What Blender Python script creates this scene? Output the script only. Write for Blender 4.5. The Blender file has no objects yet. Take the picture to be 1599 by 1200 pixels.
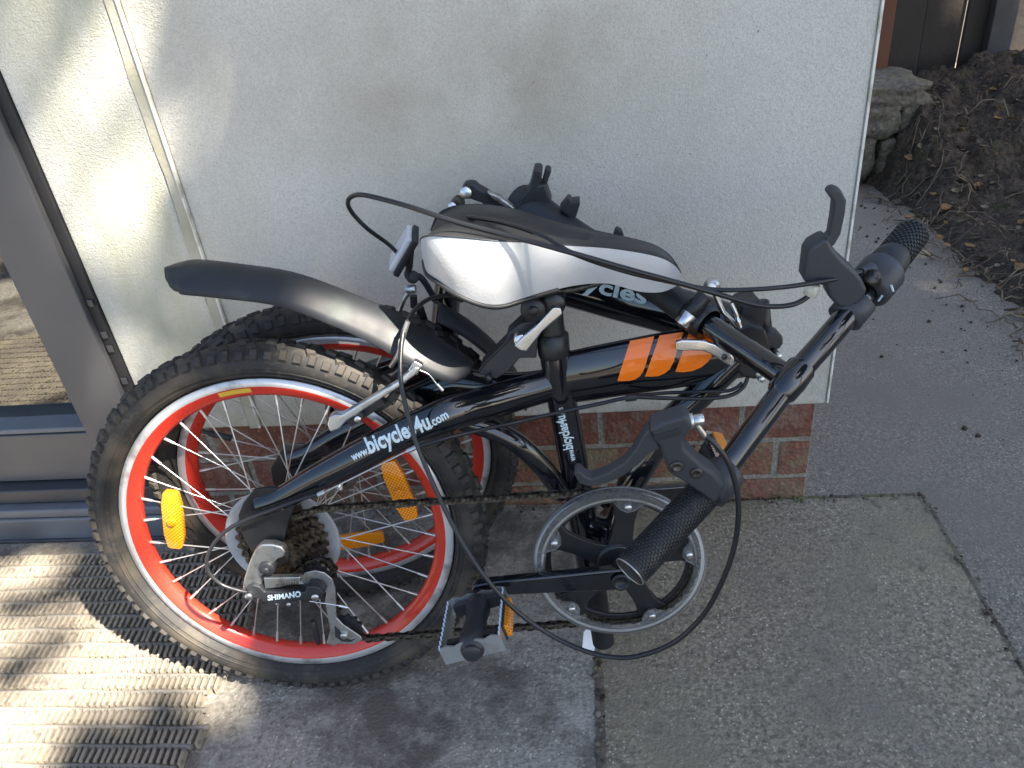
import bpy, bmesh, math, random
from mathutils import Vector, Matrix, noise
from mathutils.bvhtree import BVHTree
random.seed(7)
sc = bpy.context.scene
col = sc.collection
R = math.radians

# ------------------------------------------------------------------ camera
F = 1200.0
CAM = Vector((0, 0, .888))
XC = Vector((0.99220022, -0.04659606, -0.11561801))
YC = Vector((0.07297248, -0.53485736, 0.84178538))
ZC = Vector((-0.10106303, -0.84365657, -0.52728536))
cam_d = bpy.data.cameras.new('camera'); cam = bpy.data.objects.new('camera', cam_d); col.objects.link(cam)
cam_d.sensor_fit = 'HORIZONTAL'; cam_d.sensor_width = 36; cam_d.lens = F / 1599 * 36
cam_d.clip_start = .02; cam_d.clip_end = 500
cam.matrix_world = Matrix(((XC.x, -XC.y, -XC.z, CAM.x), (YC.x, -YC.y, -YC.z, CAM.y), (ZC.x, -ZC.y, -ZC.z, CAM.z), (0, 0, 0, 1)))
sc.camera = cam
# ------------------------------------------------------------------ sky, sun, exposure
AZ, EL = R(328), R(48)
SUN = Vector((math.cos(AZ) * math.cos(EL), math.sin(AZ) * math.cos(EL), math.sin(EL)))
world = bpy.data.worlds.new('World'); sc.world = world; world.use_nodes = True
wn = world.node_tree; bg = wn.nodes['Background']
sky = wn.nodes.new('ShaderNodeTexSky'); sky.sky_type = 'NISHITA'; sky.sun_disc = False
sky.sun_elevation = EL; sky.sun_rotation = math.atan2(SUN.x, SUN.y)
sky.air_density = 1.0; sky.dust_density = 1.3; sky.ozone_density = 1.0
wn.links.new(sky.outputs[0], bg.inputs[0]); bg.inputs[1].default_value = .052
sd = bpy.data.lights.new('sun', 'SUN'); sd.energy = 5.0; sd.angle = R(.53); sd.color = (1, .91, .78)
sun = bpy.data.objects.new('sun', sd); col.objects.link(sun)
sun.rotation_euler = SUN.to_track_quat('Z', 'Y').to_euler(); sun.location = (4, -4, 8)
sc.view_settings.view_transform = 'Standard'; sc.view_settings.look = 'None'
sc.view_settings.exposure = 2.62; sc.view_settings.gamma = 1
sc.view_settings.use_curve_mapping = False

# ------------------------------------------------------------------ measuring helpers (survey of the photo -> metres)
def ray(px, py):
    v = Vector(((px - 800) / F, (py - 600) / F, 1))
    return Vector((XC.dot(v), YC.dot(v), ZC.dot(v)))
YAW, LEAN = R(2.4), R(9)
EX = Vector((math.cos(YAW), math.sin(YAW), 0)); NN = Vector((-math.sin(YAW), math.cos(YAW), 0))
EZ = Vector((0, 0, 1)) * math.cos(LEAN) + NN * math.sin(LEAN); EY = EZ.cross(EX)
BO = Vector((-.400, .663, 0))
BM = Matrix(((EX.x, EY.x, EZ.x, BO.x), (EX.y, EY.y, EZ.y, BO.y), (EX.z, EY.z, EZ.z, BO.z), (0, 0, 0, 1)))
BI = BM.inverted()
LCAM = BI @ CAM
def P(px, py, d=0.0):                       # bicycle coordinates on the bicycle's plane y = d
    r = BI.to_3x3() @ ray(px, py); t = (d - LCAM.y) / r.y
    return LCAM + r * t
def WY(px, py, Y): r = ray(px, py); return CAM + r * (Y / r.y)
def GZ(px, py, z=0): r = ray(px, py); return CAM + r * ((z - CAM.z) / r.z)
def LW(px, py, Y): return BI @ WY(px, py, Y)

# ------------------------------------------------------------------ materials
MATS = {}
def nd(nt, t, **kw):
    n = nt.nodes.new(t)
    for k, v in kw.items():
        if k in n.inputs.keys() if isinstance(k, str) else False: n.inputs[k].default_value = v
        else: setattr(n, k, v)
    return n
def mat(name, colr, rough=.5, metal=0., bump=None, var=None, coat=0., spec=None, trans=0., alpha=1., rvar=None, coord='Object'):
    """bump=(scale,strength,dist)  var=[(scale,detail,color2,lo,hi), ...]"""
    m = bpy.data.materials.new(name); m.use_nodes = True
    nt = m.node_tree; b = nt.nodes['Principled BSDF']
    b.inputs['Base Color'].default_value = (*colr, 1); b.inputs['Roughness'].default_value = rough
    b.inputs['Metallic'].default_value = metal; b.inputs['Coat Weight'].default_value = coat
    b.inputs['Coat Roughness'].default_value = .04
    if spec is not None: b.inputs['Specular IOR Level'].default_value = spec
    b.inputs['Transmission Weight'].default_value = trans; b.inputs['Alpha'].default_value = alpha
    if coat >= .8: b.inputs['Coat IOR'].default_value = 1.8
    tc = nt.nodes.new('ShaderNodeTexCoord')
    if var:
        last = None
        for (s, det, c2, lo, hi) in var:
            nz = nt.nodes.new('ShaderNodeTexNoise'); nz.inputs['Scale'].default_value = s; nz.inputs['Detail'].default_value = det
            nt.links.new(tc.outputs[coord], nz.inputs['Vector'])
            mr = nt.nodes.new('ShaderNodeMapRange'); mr.inputs[1].default_value = lo; mr.inputs[2].default_value = hi
            nt.links.new(nz.outputs['Fac'], mr.inputs[0])
            mx = nt.nodes.new('ShaderNodeMix'); mx.data_type = 'RGBA'
            nt.links.new(mr.outputs[0], mx.inputs[0])
            if last is None: mx.inputs[6].default_value = (*colr, 1)
            else: nt.links.new(last, mx.inputs[6])
            mx.inputs[7].default_value = (*c2, 1); last = mx.outputs[2]
        nt.links.new(last, b.inputs['Base Color'])
    if rvar:
        s, lo, hi = rvar
        nz = nt.nodes.new('ShaderNodeTexNoise'); nz.inputs['Scale'].default_value = s; nz.inputs['Detail'].default_value = 5
        nt.links.new(tc.outputs[coord], nz.inputs['Vector'])
        mr = nt.nodes.new('ShaderNodeMapRange'); mr.inputs[1].default_value = .3; mr.inputs[2].default_value = .7
        mr.inputs[3].default_value = lo; mr.inputs[4].default_value = hi
        nt.links.new(nz.outputs['Fac'], mr.inputs[0]); nt.links.new(mr.outputs[0], b.inputs['Roughness'])
    if bump:
        s, st, ds = bump
        nz = nt.nodes.new('ShaderNodeTexNoise'); nz.inputs['Scale'].default_value = s; nz.inputs['Detail'].default_value = 4
        nt.links.new(tc.outputs[coord], nz.inputs['Vector'])
        bp = nt.nodes.new('ShaderNodeBump'); bp.inputs['Strength'].default_value = st; bp.inputs['Distance'].default_value = ds
        nt.links.new(nz.outputs['Fac'], bp.inputs['Height']); nt.links.new(bp.outputs[0], b.inputs['Normal'])
    MATS[name] = m
    return m
M = MATS
mat('black_paint', (.005, .006, .009), .2, coat=.8, rvar=(30, .15, .3), spec=.2, var=[(60, 6, (.02, .02, .022), .66, .78)])
mat('satin_black', (.012, .013, .015), .38, rvar=(40, .28, .5))
mat('black_plastic', (.022, .024, .028), .45, bump=(500, .12, .0006), rvar=(50, .35, .6))
mat('guard_plastic', (.016, .018, .022), .5, bump=(700, .06, .0005), rvar=(20, .45, .65), var=[(25, 5, (.03, .04, .038), .55, .75)])
mat('lever_plastic', (.035, .038, .045), .5, bump=(900, .15, .0004))
mat('grip_rubber', (.016, .017, .019), .6, bump=(1200, .2, .0004), var=[(70, 5, (.04, .04, .038), .55, .7)])
mat('cable_black', (.015, .016, .019), .35)
mat('tyre_rubber', (.022, .021, .020), .72, bump=(400, .25, .0008), var=[(18, 5, (.075, .062, .045), .48, .66), (160, 4, (.05, .044, .036), .55, .7)])
mat('tread_rubber', (.028, .026, .025), .82, bump=(500, .4, .001), var=[(12, 5, (.085, .072, .055), .50, .72), (120, 4, (.055, .049, .042), .52, .7)])
mat('rim_red', (.56, .034, .018), .28, coat=.4, rvar=(30, .2, .4))
mat('rim_silver', (.66, .66, .67), .38, metal=.55, bump=(300, .1, .0004), var=[(40, 5, (.32, .31, .30), .5, .7)])
mat('alloy', (.66, .67, .68), .28, metal=1., rvar=(60, .2, .42), var=[(30, 3, (.55, .55, .54), .5, .72)])
mat('alloy_satin', (.50, .51, .50), .40, metal=.95, bump=(300, .1, .0003), var=[(90, 5, (.30, .28, .25), .5, .72)])
mat('brake_silver', (.62, .66, .68), .3, metal=.85, var=[(50, 5, (.45, .42, .38), .5, .7)])
mat('spoke_steel', (.58, .58, .57), .34, metal=.7)
mat('dark_steel', (.10, .095, .088), .45, metal=.8, var=[(150, 5, (.03, .026, .022), .45, .65)])
mat('chain_steel', (.13, .115, .095), .5, metal=.75, var=[(200, 5, (.02, .016, .012), .42, .62)])
mat('sprocket_steel', (.13, .10, .07), .5, metal=.7, var=[(120, 5, (.03, .022, .016), .42, .62)])
mat('reflector_orange', (.85, .27, .008), .15, coat=.5)
for n_ in ('reflector_orange',):
    nt = M[n_].node_tree; tc_ = nt.nodes.new('ShaderNodeTexCoord'); ck_ = nt.nodes.new('ShaderNodeTexChecker'); ck_.inputs['Scale'].default_value = 420; nt.links.new(tc_.outputs['Object'], ck_.inputs['Vector'])
    bb_ = nt.nodes.new('ShaderNodeBump'); bb_.inputs['Strength'].default_value = .8; bb_.inputs['Distance'].default_value = .001; nt.links.new(ck_.outputs['Fac'], bb_.inputs['Height']); nt.links.new(bb_.outputs[0], nt.nodes['Principled BSDF'].inputs['Normal'])
    mxx = nt.nodes.new('ShaderNodeMix'); mxx.data_type = 'RGBA'; nt.links.new(ck_.outputs['Fac'], mxx.inputs[0]); mxx.inputs[6].default_value = (.95, .36, .012, 1); mxx.inputs[7].default_value = (.62, .16, .004, 1); nt.links.new(mxx.outputs[2], nt.nodes['Principled BSDF'].inputs['Base Color'])
mat('reflector_white', (.70, .72, .76), .12, bump=(600, .6, .002), coat=.5)
mat('saddle_black', (.020, .020, .022), .5, bump=(500, .25, .0006), rvar=(20, .4, .6))
mat('saddle_silver', (.54, .555, .57), .38, metal=.35, bump=(350, .3, .0008), rvar=(30, .3, .5), var=[(14, 4, (.48, .49, .51), .45, .7)])
mat('decal_white', (.62, .74, .78), .35, var=[(300, 3, (.45, .55, .6), .55, .7)])
mat('decal_orange', (1.0, .20, .004), .25, coat=.6)
mat('tag_white', (.75, .76, .78), .5)
mat('sticker_yellow', (.65, .42, .05), .4)
mat('dry_leaf', (.30, .16, .06), .8, var=[(60, 4, (.15, .09, .04), .4, .6)])
mat('twig', (.10, .072, .048), .9, bump=(200, .5, .002), var=[(30, 5, (.22, .18, .12), .45, .65)])
mat('green_leaf', (.035, .08, .018), .5, var=[(3, 3, (.06, .10, .02), .4, .6)])
mat('bark', (.09, .065, .045), .9, bump=(60, .8, .01))
def clear_mat(name, tint, rough, fac):
    m = bpy.data.materials.new(name); m.use_nodes = True; nt = m.node_tree; nt.nodes.clear()
    out = nt.nodes.new('ShaderNodeOutputMaterial'); tr = nt.nodes.new('ShaderNodeBsdfTransparent'); tr.inputs[0].default_value = (*tint, 1)
    pb = nt.nodes.new('ShaderNodeBsdfPrincipled'); pb.inputs['Base Color'].default_value = (.55, .55, .55, 1); pb.inputs['Roughness'].default_value = rough
    mx = nt.nodes.new('ShaderNodeMixShader')
    tc = nt.nodes.new('ShaderNodeTexCoord'); nz = nt.nodes.new('ShaderNodeTexNoise'); nz.inputs['Scale'].default_value = 16; nz.inputs['Detail'].default_value = 3
    nt.links.new(tc.outputs['Object'], nz.inputs['Vector'])
    mr = nt.nodes.new('ShaderNodeMapRange'); mr.inputs[1].default_value = .35; mr.inputs[2].default_value = .7; mr.inputs[3].default_value = fac * .6; mr.inputs[4].default_value = fac * 1.6
    nt.links.new(nz.outputs['Fac'], mr.inputs[0]); fn = nt.nodes.new('ShaderNodeFresnel'); fn.inputs[0].default_value = 1.5; adn = nt.nodes.new('ShaderNodeMath'); adn.operation = 'ADD'; adn.use_clamp = True; nt.links.new(mr.outputs[0], adn.inputs[0]); nt.links.new(fn.outputs[0], adn.inputs[1]); nt.links.new(adn.outputs[0], mx.inputs[0])
    nt.links.new(tr.outputs[0], mx.inputs[1]); nt.links.new(pb.outputs[0], mx.inputs[2]); nt.links.new(mx.outputs[0], out.inputs[0]); MATS[name] = m
clear_mat('clear_plastic', (.93, .93, .92), .12, .05)
clear_mat('frosted_plastic', (.8, .8, .8), .4, .6)

# ------------------------------------------------------------------ mesh builder
class MB:
    def __init__(s): s.v = []; s.f = []; s.m = []; s.sm = []
    def add(s, vs, fs, mi=0, smooth=True):
        o = len(s.v); s.v += [Vector(v) for v in vs]
        for f in fs: s.f.append([i + o for i in f]); s.m.append(mi); s.sm.append(smooth)
    def tube(s, pts, rad, seg=12, mi=0, flat=1., ref=None, cap=True):
        pts = [Vector(p) for p in pts]; n = len(pts)
        if not hasattr(rad, '__len__'): rad = [rad] * n
        vs = []; fs = []; prev = None
        for i, p in enumerate(pts):
            t = (pts[min(i + 1, n - 1)] - pts[max(i - 1, 0)]).normalized()
            if ref is not None: a = (Vector(ref) - t * t.dot(Vector(ref))).normalized()
            elif prev is None:
                a = t.orthogonal().normalized()
            else: a = (prev - t * t.dot(prev)).normalized()
            prev = a; b = t.cross(a)
            for k in range(seg):
                th = 2 * math.pi * k / seg
                vs.append(p + a * (math.cos(th) * rad[i] * flat) + b * (math.sin(th) * rad[i]))
        for i in range(n - 1):
            for k in range(seg):
                k2 = (k + 1) % seg
                fs.append((i * seg + k, i * seg + k2, (i + 1) * seg + k2, (i + 1) * seg + k))
        s.add(vs, fs, mi)
        if cap:
            s.add(vs[:seg], [tuple(range(seg))[::-1]], mi, False); s.add(vs[-seg:], [tuple(range(seg))], mi, False)
        return s
    def lathe(s, prof, c, axis, seg=32, mi=0, closed=False, a0=None, mis=None):
        """prof = [(r, h)]"""
        c = Vector(c); ax = Vector(axis).normalized(); a = ax.orthogonal().normalized() if a0 is None else Vector(a0); b = ax.cross(a)
        vs = []; n = len(prof)
        for (r, h) in prof:
            for k in range(seg):
                th = 2 * math.pi * k / seg; vs.append(c + ax * h + (a * math.cos(th) + b * math.sin(th)) * r)
        o = len(s.v); s.v += vs
        for i in range(n if closed else n - 1):
            j = (i + 1) % n
            for k in range(seg):
                k2 = (k + 1) % seg
                s.f.append([o + i * seg + k, o + i * seg + k2, o + j * seg + k2, o + j * seg + k]); s.m.append(mis[i] if mis else mi); s.sm.append(True)
        return s
    def cyl(s, a, b, r, seg=16, mi=0, r2=None):
        a = Vector(a); b = Vector(b); L = (b - a).length
        ch = min(r * .15, L * .2)
        r2 = r if r2 is None else r2
        return s.lathe([(0, 0), (r - ch, 0), (r, ch), (r2, L - ch), (r2 - ch, L), (0, L)], a, b - a, seg, mi)
    def box(s, c, size, ax=None, mi=0):
        c = Vector(c); ax = ax or (Vector((1, 0, 0)), Vector((0, 1, 0)), Vector((0, 0, 1)))
        h = [Vector(ax[i]) * size[i] / 2 for i in range(3)]
        vs = [c + h[0] * x + h[1] * y + h[2] * z for x in (-1, 1) for y in (-1, 1) for z in (-1, 1)]
        s.add(vs, [(0, 1, 3, 2), (4, 6, 7, 5), (0, 4, 5, 1), (2, 3, 7, 6), (0, 2, 6, 4), (1, 5, 7, 3)], mi, False); return s
    def prism(s, poly, off, mi=0):
        poly = [Vector(p) for p in poly]; off = Vector(off); n = len(poly)
        s.add(poly + [p + off for p in poly], [tuple(range(n))[::-1], tuple(range(n, 2 * n))] + [(i, (i + 1) % n, (i + 1) % n + n, i + n) for i in range(n)], mi, False); return s
    def build(s, name, mats, parent=None, bevel=0, bseg=2, autosmooth=35, recalc=True):
        me = bpy.data.meshes.new(name); me.from_pydata([tuple(v) for v in s.v], [], s.f)
        mats = mats if isinstance(mats, (list, tuple)) else [mats]
        for m_ in mats: me.materials.append(M[m_])
        for p, mi, sm in zip(me.polygons, s.m, s.sm): p.material_index = mi; p.use_smooth = sm
        if recalc:
            bm = bmesh.new(); bm.from_mesh(me); bmesh.ops.recalc_face_normals(bm, faces=bm.faces); bm.to_mesh(me); bm.free()
        o = bpy.data.objects.new(name, me); col.objects.link(o)
        if parent: o.parent = parent
        if bevel:
            bv = o.modifiers.new('b', 'BEVEL'); bv.width = bevel; bv.segments = bseg; bv.limit_method = 'ANGLE'; bv.angle_limit = R(autosmooth)
            for p in me.polygons: p.use_smooth = True
            wnm = o.modifiers.new('w', 'WEIGHTED_NORMAL'); wnm.keep_sharp = False
        return o
def tag(o, label=None, cat=None, group=None, kind=None):
    if label: o['label'] = label
    if cat: o['category'] = cat
    if group: o['group'] = group
    if kind: o['kind'] = kind
    return o
def empty(name, loc=(0, 0, 0), mtx=None):
    o = bpy.data.objects.new(name, None); col.objects.link(o); o.empty_display_size = .05
    if mtx is not None: o.matrix_world = mtx
    else: o.location = loc
    return o
def copy_of(o, parent=None, mtx=None):
    c = o.copy(); col.objects.link(c); c.parent = parent
    if mtx is not None: c.matrix_local = mtx
    return c
def spline(pts, n=10):
    """Catmull-Rom through points, any dimension packed as tuples (x,y,z[,r])"""
    pts = [tuple(p) for p in pts]; out = []
    for i in range(len(pts) - 1):
        p0 = pts[max(i - 1, 0)]; p1 = pts[i]; p2 = pts[i + 1]; p3 = pts[min(i + 2, len(pts) - 1)]
        for k in range(n):
            t = k / n
            out.append(tuple(.5 * (2 * b + (c - a) * t + (2 * a - 5 * b + 4 * c - d) * t * t + (3 * b - a - 3 * c + d) * t ** 3) for a, b, c, d in zip(p0, p1, p2, p3)))
    out.append(pts[-1]); return out
def swept(mb, pts, seg=14, n=8, flat=1., ref=None, mi=0):
    sp = spline([(*p[0], p[1]) for p in pts], n)
    return mb.tube([q[:3] for q in sp], [q[3] for q in sp], seg, mi, flat, ref)

def decal(name, mesh2d, toPx, target, material, parent, lift=.0006):
    """lay a flat print on the near face of a tube; mesh2d=(verts2d, tris)"""
    bm = bmesh.new(); vs = [bm.verts.new((x, y, 0)) for x, y in mesh2d[0]]
    for t in mesh2d[1]:
        try: bm.faces.new([vs[i] for i in t])
        except ValueError: pass
    bmesh.ops.triangulate(bm, faces=bm.faces)
    bmesh.ops.subdivide_edges(bm, edges=[e for e in bm.edges], cuts=3, use_grid_fill=True)
    bmesh.ops.triangulate(bm, faces=bm.faces)
    bv = BVHTree.FromPolygons([tuple(v) for v in target.v], target.f)
    r3 = BI.to_3x3(); bad = []
    for v in bm.verts:
        px, py = toPx(v.co.x, v.co.y); d = (r3 @ ray(px, py)).normalized()
        h, nrm, i, dist = bv.ray_cast(LCAM, d)
        if h is None: bad.append(v); continue
        if nrm.dot(d) > 0: nrm = -nrm
        v.co = h + nrm * lift
    bmesh.ops.delete(bm, geom=bad, context='VERTS')
    me = bpy.data.meshes.new(name); bm.to_mesh(me); bm.free(); me.materials.append(M[material])
    o = bpy.data.objects.new(name, me); col.objects.link(o); o.parent = parent; return o
def text2d(txt, bold=.02, shear=0.):
    cu = bpy.data.curves.new('t', 'FONT'); cu.body = txt; cu.offset = bold; cu.shear = shear; cu.resolution_u = 3
    o = bpy.data.objects.new('t', cu); col.objects.link(o)
    dg = bpy.context.evaluated_depsgraph_get(); me = bpy.data.meshes.new_from_object(o.evaluated_get(dg))
    vs = [(v.co.x, v.co.y) for v in me.vertices]; fs = [tuple(p.vertices) for p in me.polygons]
    bpy.data.objects.remove(o); bpy.data.curves.remove(cu); bpy.data.meshes.remove(me)
    x0 = min(v[0] for v in vs); x1 = max(v[0] for v in vs)
    return [((x - x0) / (x1 - x0), y) for x, y in vs], fs

# ------------------------------------------------------------------ setting materials
def stone_mat(name, base, dark, light, agg=260., speck=.5, stain=None, stain_scale=4., stain_rng=(.5, .7), bumps=.5, extra=None, big=None):
    m = bpy.data.materials.new(name); m.use_nodes = True; nt = m.node_tree; b = nt.nodes['Principled BSDF']
    b.inputs['Roughness'].default_value = .88; b.inputs['Specular IOR Level'].default_value = .3
    geo = nt.nodes.new('ShaderNodeNewGeometry'); pos = geo.outputs['Position']
    def noi(s, det=4, rough=.6):
        n = nt.nodes.new('ShaderNodeTexNoise'); n.inputs['Scale'].default_value = s; n.inputs['Detail'].default_value = det; n.inputs['Roughness'].default_value = rough
        nt.links.new(pos, n.inputs['Vector']); return n.outputs['Fac']
    def mr(x, a, c, lo=0., hi=1.):
        n = nt.nodes.new('ShaderNodeMapRange'); n.inputs[1].default_value = a; n.inputs[2].default_value = c; n.inputs[3].default_value = lo; n.inputs[4].default_value = hi
        nt.links.new(x, n.inputs[0]); return n.outputs[0]
    def mix(f, a, c):
        n = nt.nodes.new('ShaderNodeMix'); n.data_type = 'RGBA'; nt.links.new(f, n.inputs[0])
        for i, q in ((6, a), (7, c)):
            if isinstance(q, tuple): n.inputs[i].default_value = (*q, 1)
            else: nt.links.new(q, n.inputs[i])
        return n.outputs[2]
    vo = nt.nodes.new('ShaderNodeTexVoronoi'); vo.inputs['Scale'].default_value = agg; nt.links.new(pos, vo.inputs['Vector'])
    hs = nt.nodes.new('ShaderNodeSeparateColor'); nt.links.new(vo.outputs['Color'], hs.inputs[0])
    c = mix(mr(noi(agg * .55, 3), .42, .62), base, dark)
    lt = nt.nodes.new('ShaderNodeMath'); lt.operation = 'MULTIPLY'
    nt.links.new(mr(hs.outputs[0], .78, .95), lt.inputs[0]); nt.links.new(mr(vo.outputs['Distance'], .55, .2), lt.inputs[1])
    sp = nt.nodes.new('ShaderNodeMath'); sp.operation = 'MULTIPLY'; sp.inputs[1].default_value = speck; nt.links.new(lt.outputs[0], sp.inputs[0])
    c = mix(sp.outputs[0], c, light)
    dk = nt.nodes.new('ShaderNodeMath'); dk.operation = 'MULTIPLY'; dk.inputs[1].default_value = speck * .45
    nt.links.new(mr(hs.outputs[1], .8, .95), dk.inputs[0])
    c = mix(dk.outputs[0], c, tuple(x * .35 for x in dark))
    if big: c = mix(mr(noi(big[0], 6), big[2], big[3]), c, big[1])
    if stain:
        c = mix(mr(noi(stain_scale, 8, .7), *stain_rng), c, stain)
    if extra:
        for (s, cc, a, e) in extra: c = mix(mr(noi(s, 7, .65), a, e), c, cc)
    nt.links.new(c, b.inputs['Base Color'])
    bp = nt.nodes.new('ShaderNodeBump'); bp.inputs['Strength'].default_value = bumps; bp.inputs['Distance'].default_value = .003
    ad = nt.nodes.new('ShaderNodeMath'); ad.operation = 'ADD'; nt.links.new(noi(agg * .7, 5), ad.inputs[0]); nt.links.new(vo.outputs['Distance'], ad.inputs[1])
    nt.links.new(ad.outputs[0], bp.inputs['Height']); nt.links.new(bp.outputs[0], b.inputs['Normal'])
    MATS[name] = m; return m
stone_mat('concrete_worn', (.335, .310, .265), (.225, .205, .175), (.62, .59, .52), 260, .85, stain=(.115, .102, .086), stain_scale=4.2, stain_rng=(.46, .58), bumps=.35, extra=[(11, (.42, .395, .345), .56, .74), (38, (.12, .108, .09), .60, .72), (90, (.52, .50, .45), .70, .78)])
stone_mat('concrete_mossy', (.305, .265, .196), (.170, .147, .108), (.62, .58, .48), 280, .85, stain=(.255, .225, .135), stain_scale=2.6, stain_rng=(.48, .68), bumps=.35, extra=[(5, (.20, .178, .14), .46, .70), (45, (.125, .11, .08), .56, .70), (60, (.58, .56, .49), .70, .77), (25, (.15, .14, .10), .66, .76)])
stone_mat('path_concrete', (.265, .234, .190), (.155, .138, .112), (.60, .58, .54), 360, .85, stain=(.195, .173, .142), stain_scale=2.4, stain_rng=(.45, .66), bumps=.4, extra=[(55, (.58, .56, .52), .71, .78), (12, (.15, .143, .132), .62, .76)])
stone_mat('earth', (.10, .085, .068), (.055, .045, .035), (.25, .22, .18), 160, .6, bumps=1.)
stone_mat('soil', (.075, .057, .042), (.030, .023, .017), (.16, .125, .09), 130, .7, stain=(.075, .055, .038), stain_scale=14, bumps=1., extra=[(9, (.055, .06, .022), .60, .74)])
stone_mat('old_stone', (.16, .14, .11), (.09, .075, .06), (.30, .28, .24), 90, .5, stain=(.15, .16, .05), stain_scale=9, stain_rng=(.5, .68), bumps=1.)
stone_mat('brick_red', (.205, .082, .056), (.135, .058, .042), (.34, .20, .15), 150, .35, stain=(.215, .185, .15), stain_scale=14, stain_rng=(.50, .70), bumps=.8)
stone_mat('brick_mossy', (.215, .095, .065), (.15, .08, .055), (.32, .24, .18), 150, .35, stain=(.205, .185, .115), stain_scale=11, stain_rng=(.46, .62), bumps=.9)
stone_mat('mortar', (.32, .30, .255), (.22, .205, .17), (.42, .40, .36), 210, .5, stain=(.17, .16, .125), stain_scale=12, stain_rng=(.5, .7), bumps=.8)
STAINS = ((780, 130, .17, .55), (880, 110, .14, .5), (620, 200, .13, .5), (560, 90, .12, .4), (1000, 40, .12, .35), (450, 150, .12, .35))
def render_mat(name, base, dirt, tint, vert=False):
    m = bpy.data.materials.new(name); m.use_nodes = True; nt = m.node_tree; b = nt.nodes['Principled BSDF']
    b.inputs['Roughness'].default_value = .85; b.inputs['Specular IOR Level'].default_value = .25
    geo = nt.nodes.new('ShaderNodeNewGeometry')
    def noi(s, det=4, rough=.6, stretch=None):
        n = nt.nodes.new('ShaderNodeTexNoise'); n.inputs['Scale'].default_value = s; n.inputs['Detail'].default_value = det; n.inputs['Roughness'].default_value = rough
        if stretch:
            mp = nt.nodes.new('ShaderNodeMapping'); mp.inputs['Scale'].default_value = stretch; nt.links.new(geo.outputs['Position'], mp.inputs[0]); nt.links.new(mp.outputs[0], n.inputs['Vector'])
        else: nt.links.new(geo.outputs['Position'], n.inputs['Vector'])
        return n.outputs['Fac']
    def mr(x, a, c, lo=0., hi=1.):
        n = nt.nodes.new('ShaderNodeMapRange'); n.inputs[1].default_value = a; n.inputs[2].default_value = c; n.inputs[3].default_value = lo; n.inputs[4].default_value = hi
        nt.links.new(x, n.inputs[0]); return n.outputs[0]
    def mix(f, a, c):
        n = nt.nodes.new('ShaderNodeMix'); n.data_type = 'RGBA'; nt.links.new(f, n.inputs[0])
        for i, q in ((6, a), (7, c)):
            if isinstance(q, tuple): n.inputs[i].default_value = (*q, 1)
            else: nt.links.new(q, n.inputs[i])
        return n.outputs[2]
    c = mix(mr(noi(520, 3), .42, .68), tuple(x * 1.04 for x in base), tuple(x * .80 for x in base))
    c = mix(mr(noi(2.6, 6, .55), .48, .72, 0, .5), c, dirt)
    c = mix(mr(noi(2.1, 6, .6, (1.6, 1, .7)), .52, .72, 0, .4), c, tint)
    c = mix(mr(noi(170, 2), .74, .78), c, tuple(x * .45 for x in dirt))
    sx = nt.nodes.new('ShaderNodeSeparateXYZ'); nt.links.new(geo.outputs['Position'], sx.inputs[0])
    def mul(a_, b_):
        n = nt.nodes.new('ShaderNodeMath'); n.operation = 'MULTIPLY'; nt.links.new(a_, n.inputs[0]); nt.links.new(b_, n.inputs[1]); return n.outputs[0]
    c = mix(mul(mr(sx.outputs[2], .34, .19, 0, .75), mr(noi(14, 6, .7), .38, .62)), c, (.33, .30, .22))
    c = mix(mul(mr(sx.outputs[0], -.44, -.566, 0, .7), mr(noi(7, 6, .65, (1, 1, .35)), .40, .62)), c, (.40, .40, .29))
    for (px_, py_, rad_, st_) in STAINS:
        w_ = WY(px_, py_, 1.01); dn = nt.nodes.new('ShaderNodeVectorMath'); dn.operation = 'DISTANCE'; dn.inputs[1].default_value = w_; nt.links.new(geo.outputs['Position'], dn.inputs[0])
        c = mix(mul(mr(dn.outputs['Value'], rad_, rad_ * .1, 0, st_), mr(noi(9, 6, .6), .30, .62)), c, (.36, .33, .26))
    nt.links.new(c, b.inputs['Base Color'])
    bp = nt.nodes.new('ShaderNodeBump'); bp.inputs['Strength'].default_value = .8; bp.inputs['Distance'].default_value = .002
    ad = nt.nodes.new('ShaderNodeMath'); ad.operation = 'ADD'; nt.links.new(noi(480, 3), ad.inputs[0]); nt.links.new(noi(230, 3), ad.inputs[1])
    nt.links.new(ad.outputs[0], bp.inputs['Height']); nt.links.new(bp.outputs[0], b.inputs['Normal']); MATS[name] = m
render_mat('render_grey', (.63, .61, .555), (.42, .385, .30), (.55, .54, .465))
render_mat('render_green', (.64, .63, .57), (.44, .45, .35), (.48, .52, .43))
mat('render_joint', (.46, .435, .355), .9, bump=(200, .5, .002), var=[(14, 6, (.34, .33, .235), .42, .66)])
mat('bead_white', (.74, .73, .66), .6, var=[(40, 4, (.5, .47, .38), .5, .65)])
mat('frame_grey', (.088, .089, .096), .42, bump=(900, .08, .0003), rvar=(8, .36, .5), var=[(5, 4, (.105, .104, .107), .4, .7)])
mat('frame_dark', (.040, .044, .053), .4, var=[(10, 5, (.075, .075, .075), .5, .75)])
mat('sill_grey', (.135, .15, .175), .4, var=[(9, 5, (.10, .105, .115), .45, .7), (120, 4, (.24, .23, .2), .68, .76)])
mat('gasket', (.02, .02, .022), .6)
mat('mat_rubber', (.24, .21, .17), .8, bump=(300, .5, .002), var=[(10, 5, (.36, .31, .23), .42, .66), (90, 5, (.13, .115, .095), .52, .68)])
mat('mat_rod', (.20, .185, .165), .7, bump=(200, .4, .002), var=[(14, 5, (.22, .2, .17), .5, .7)])
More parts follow.
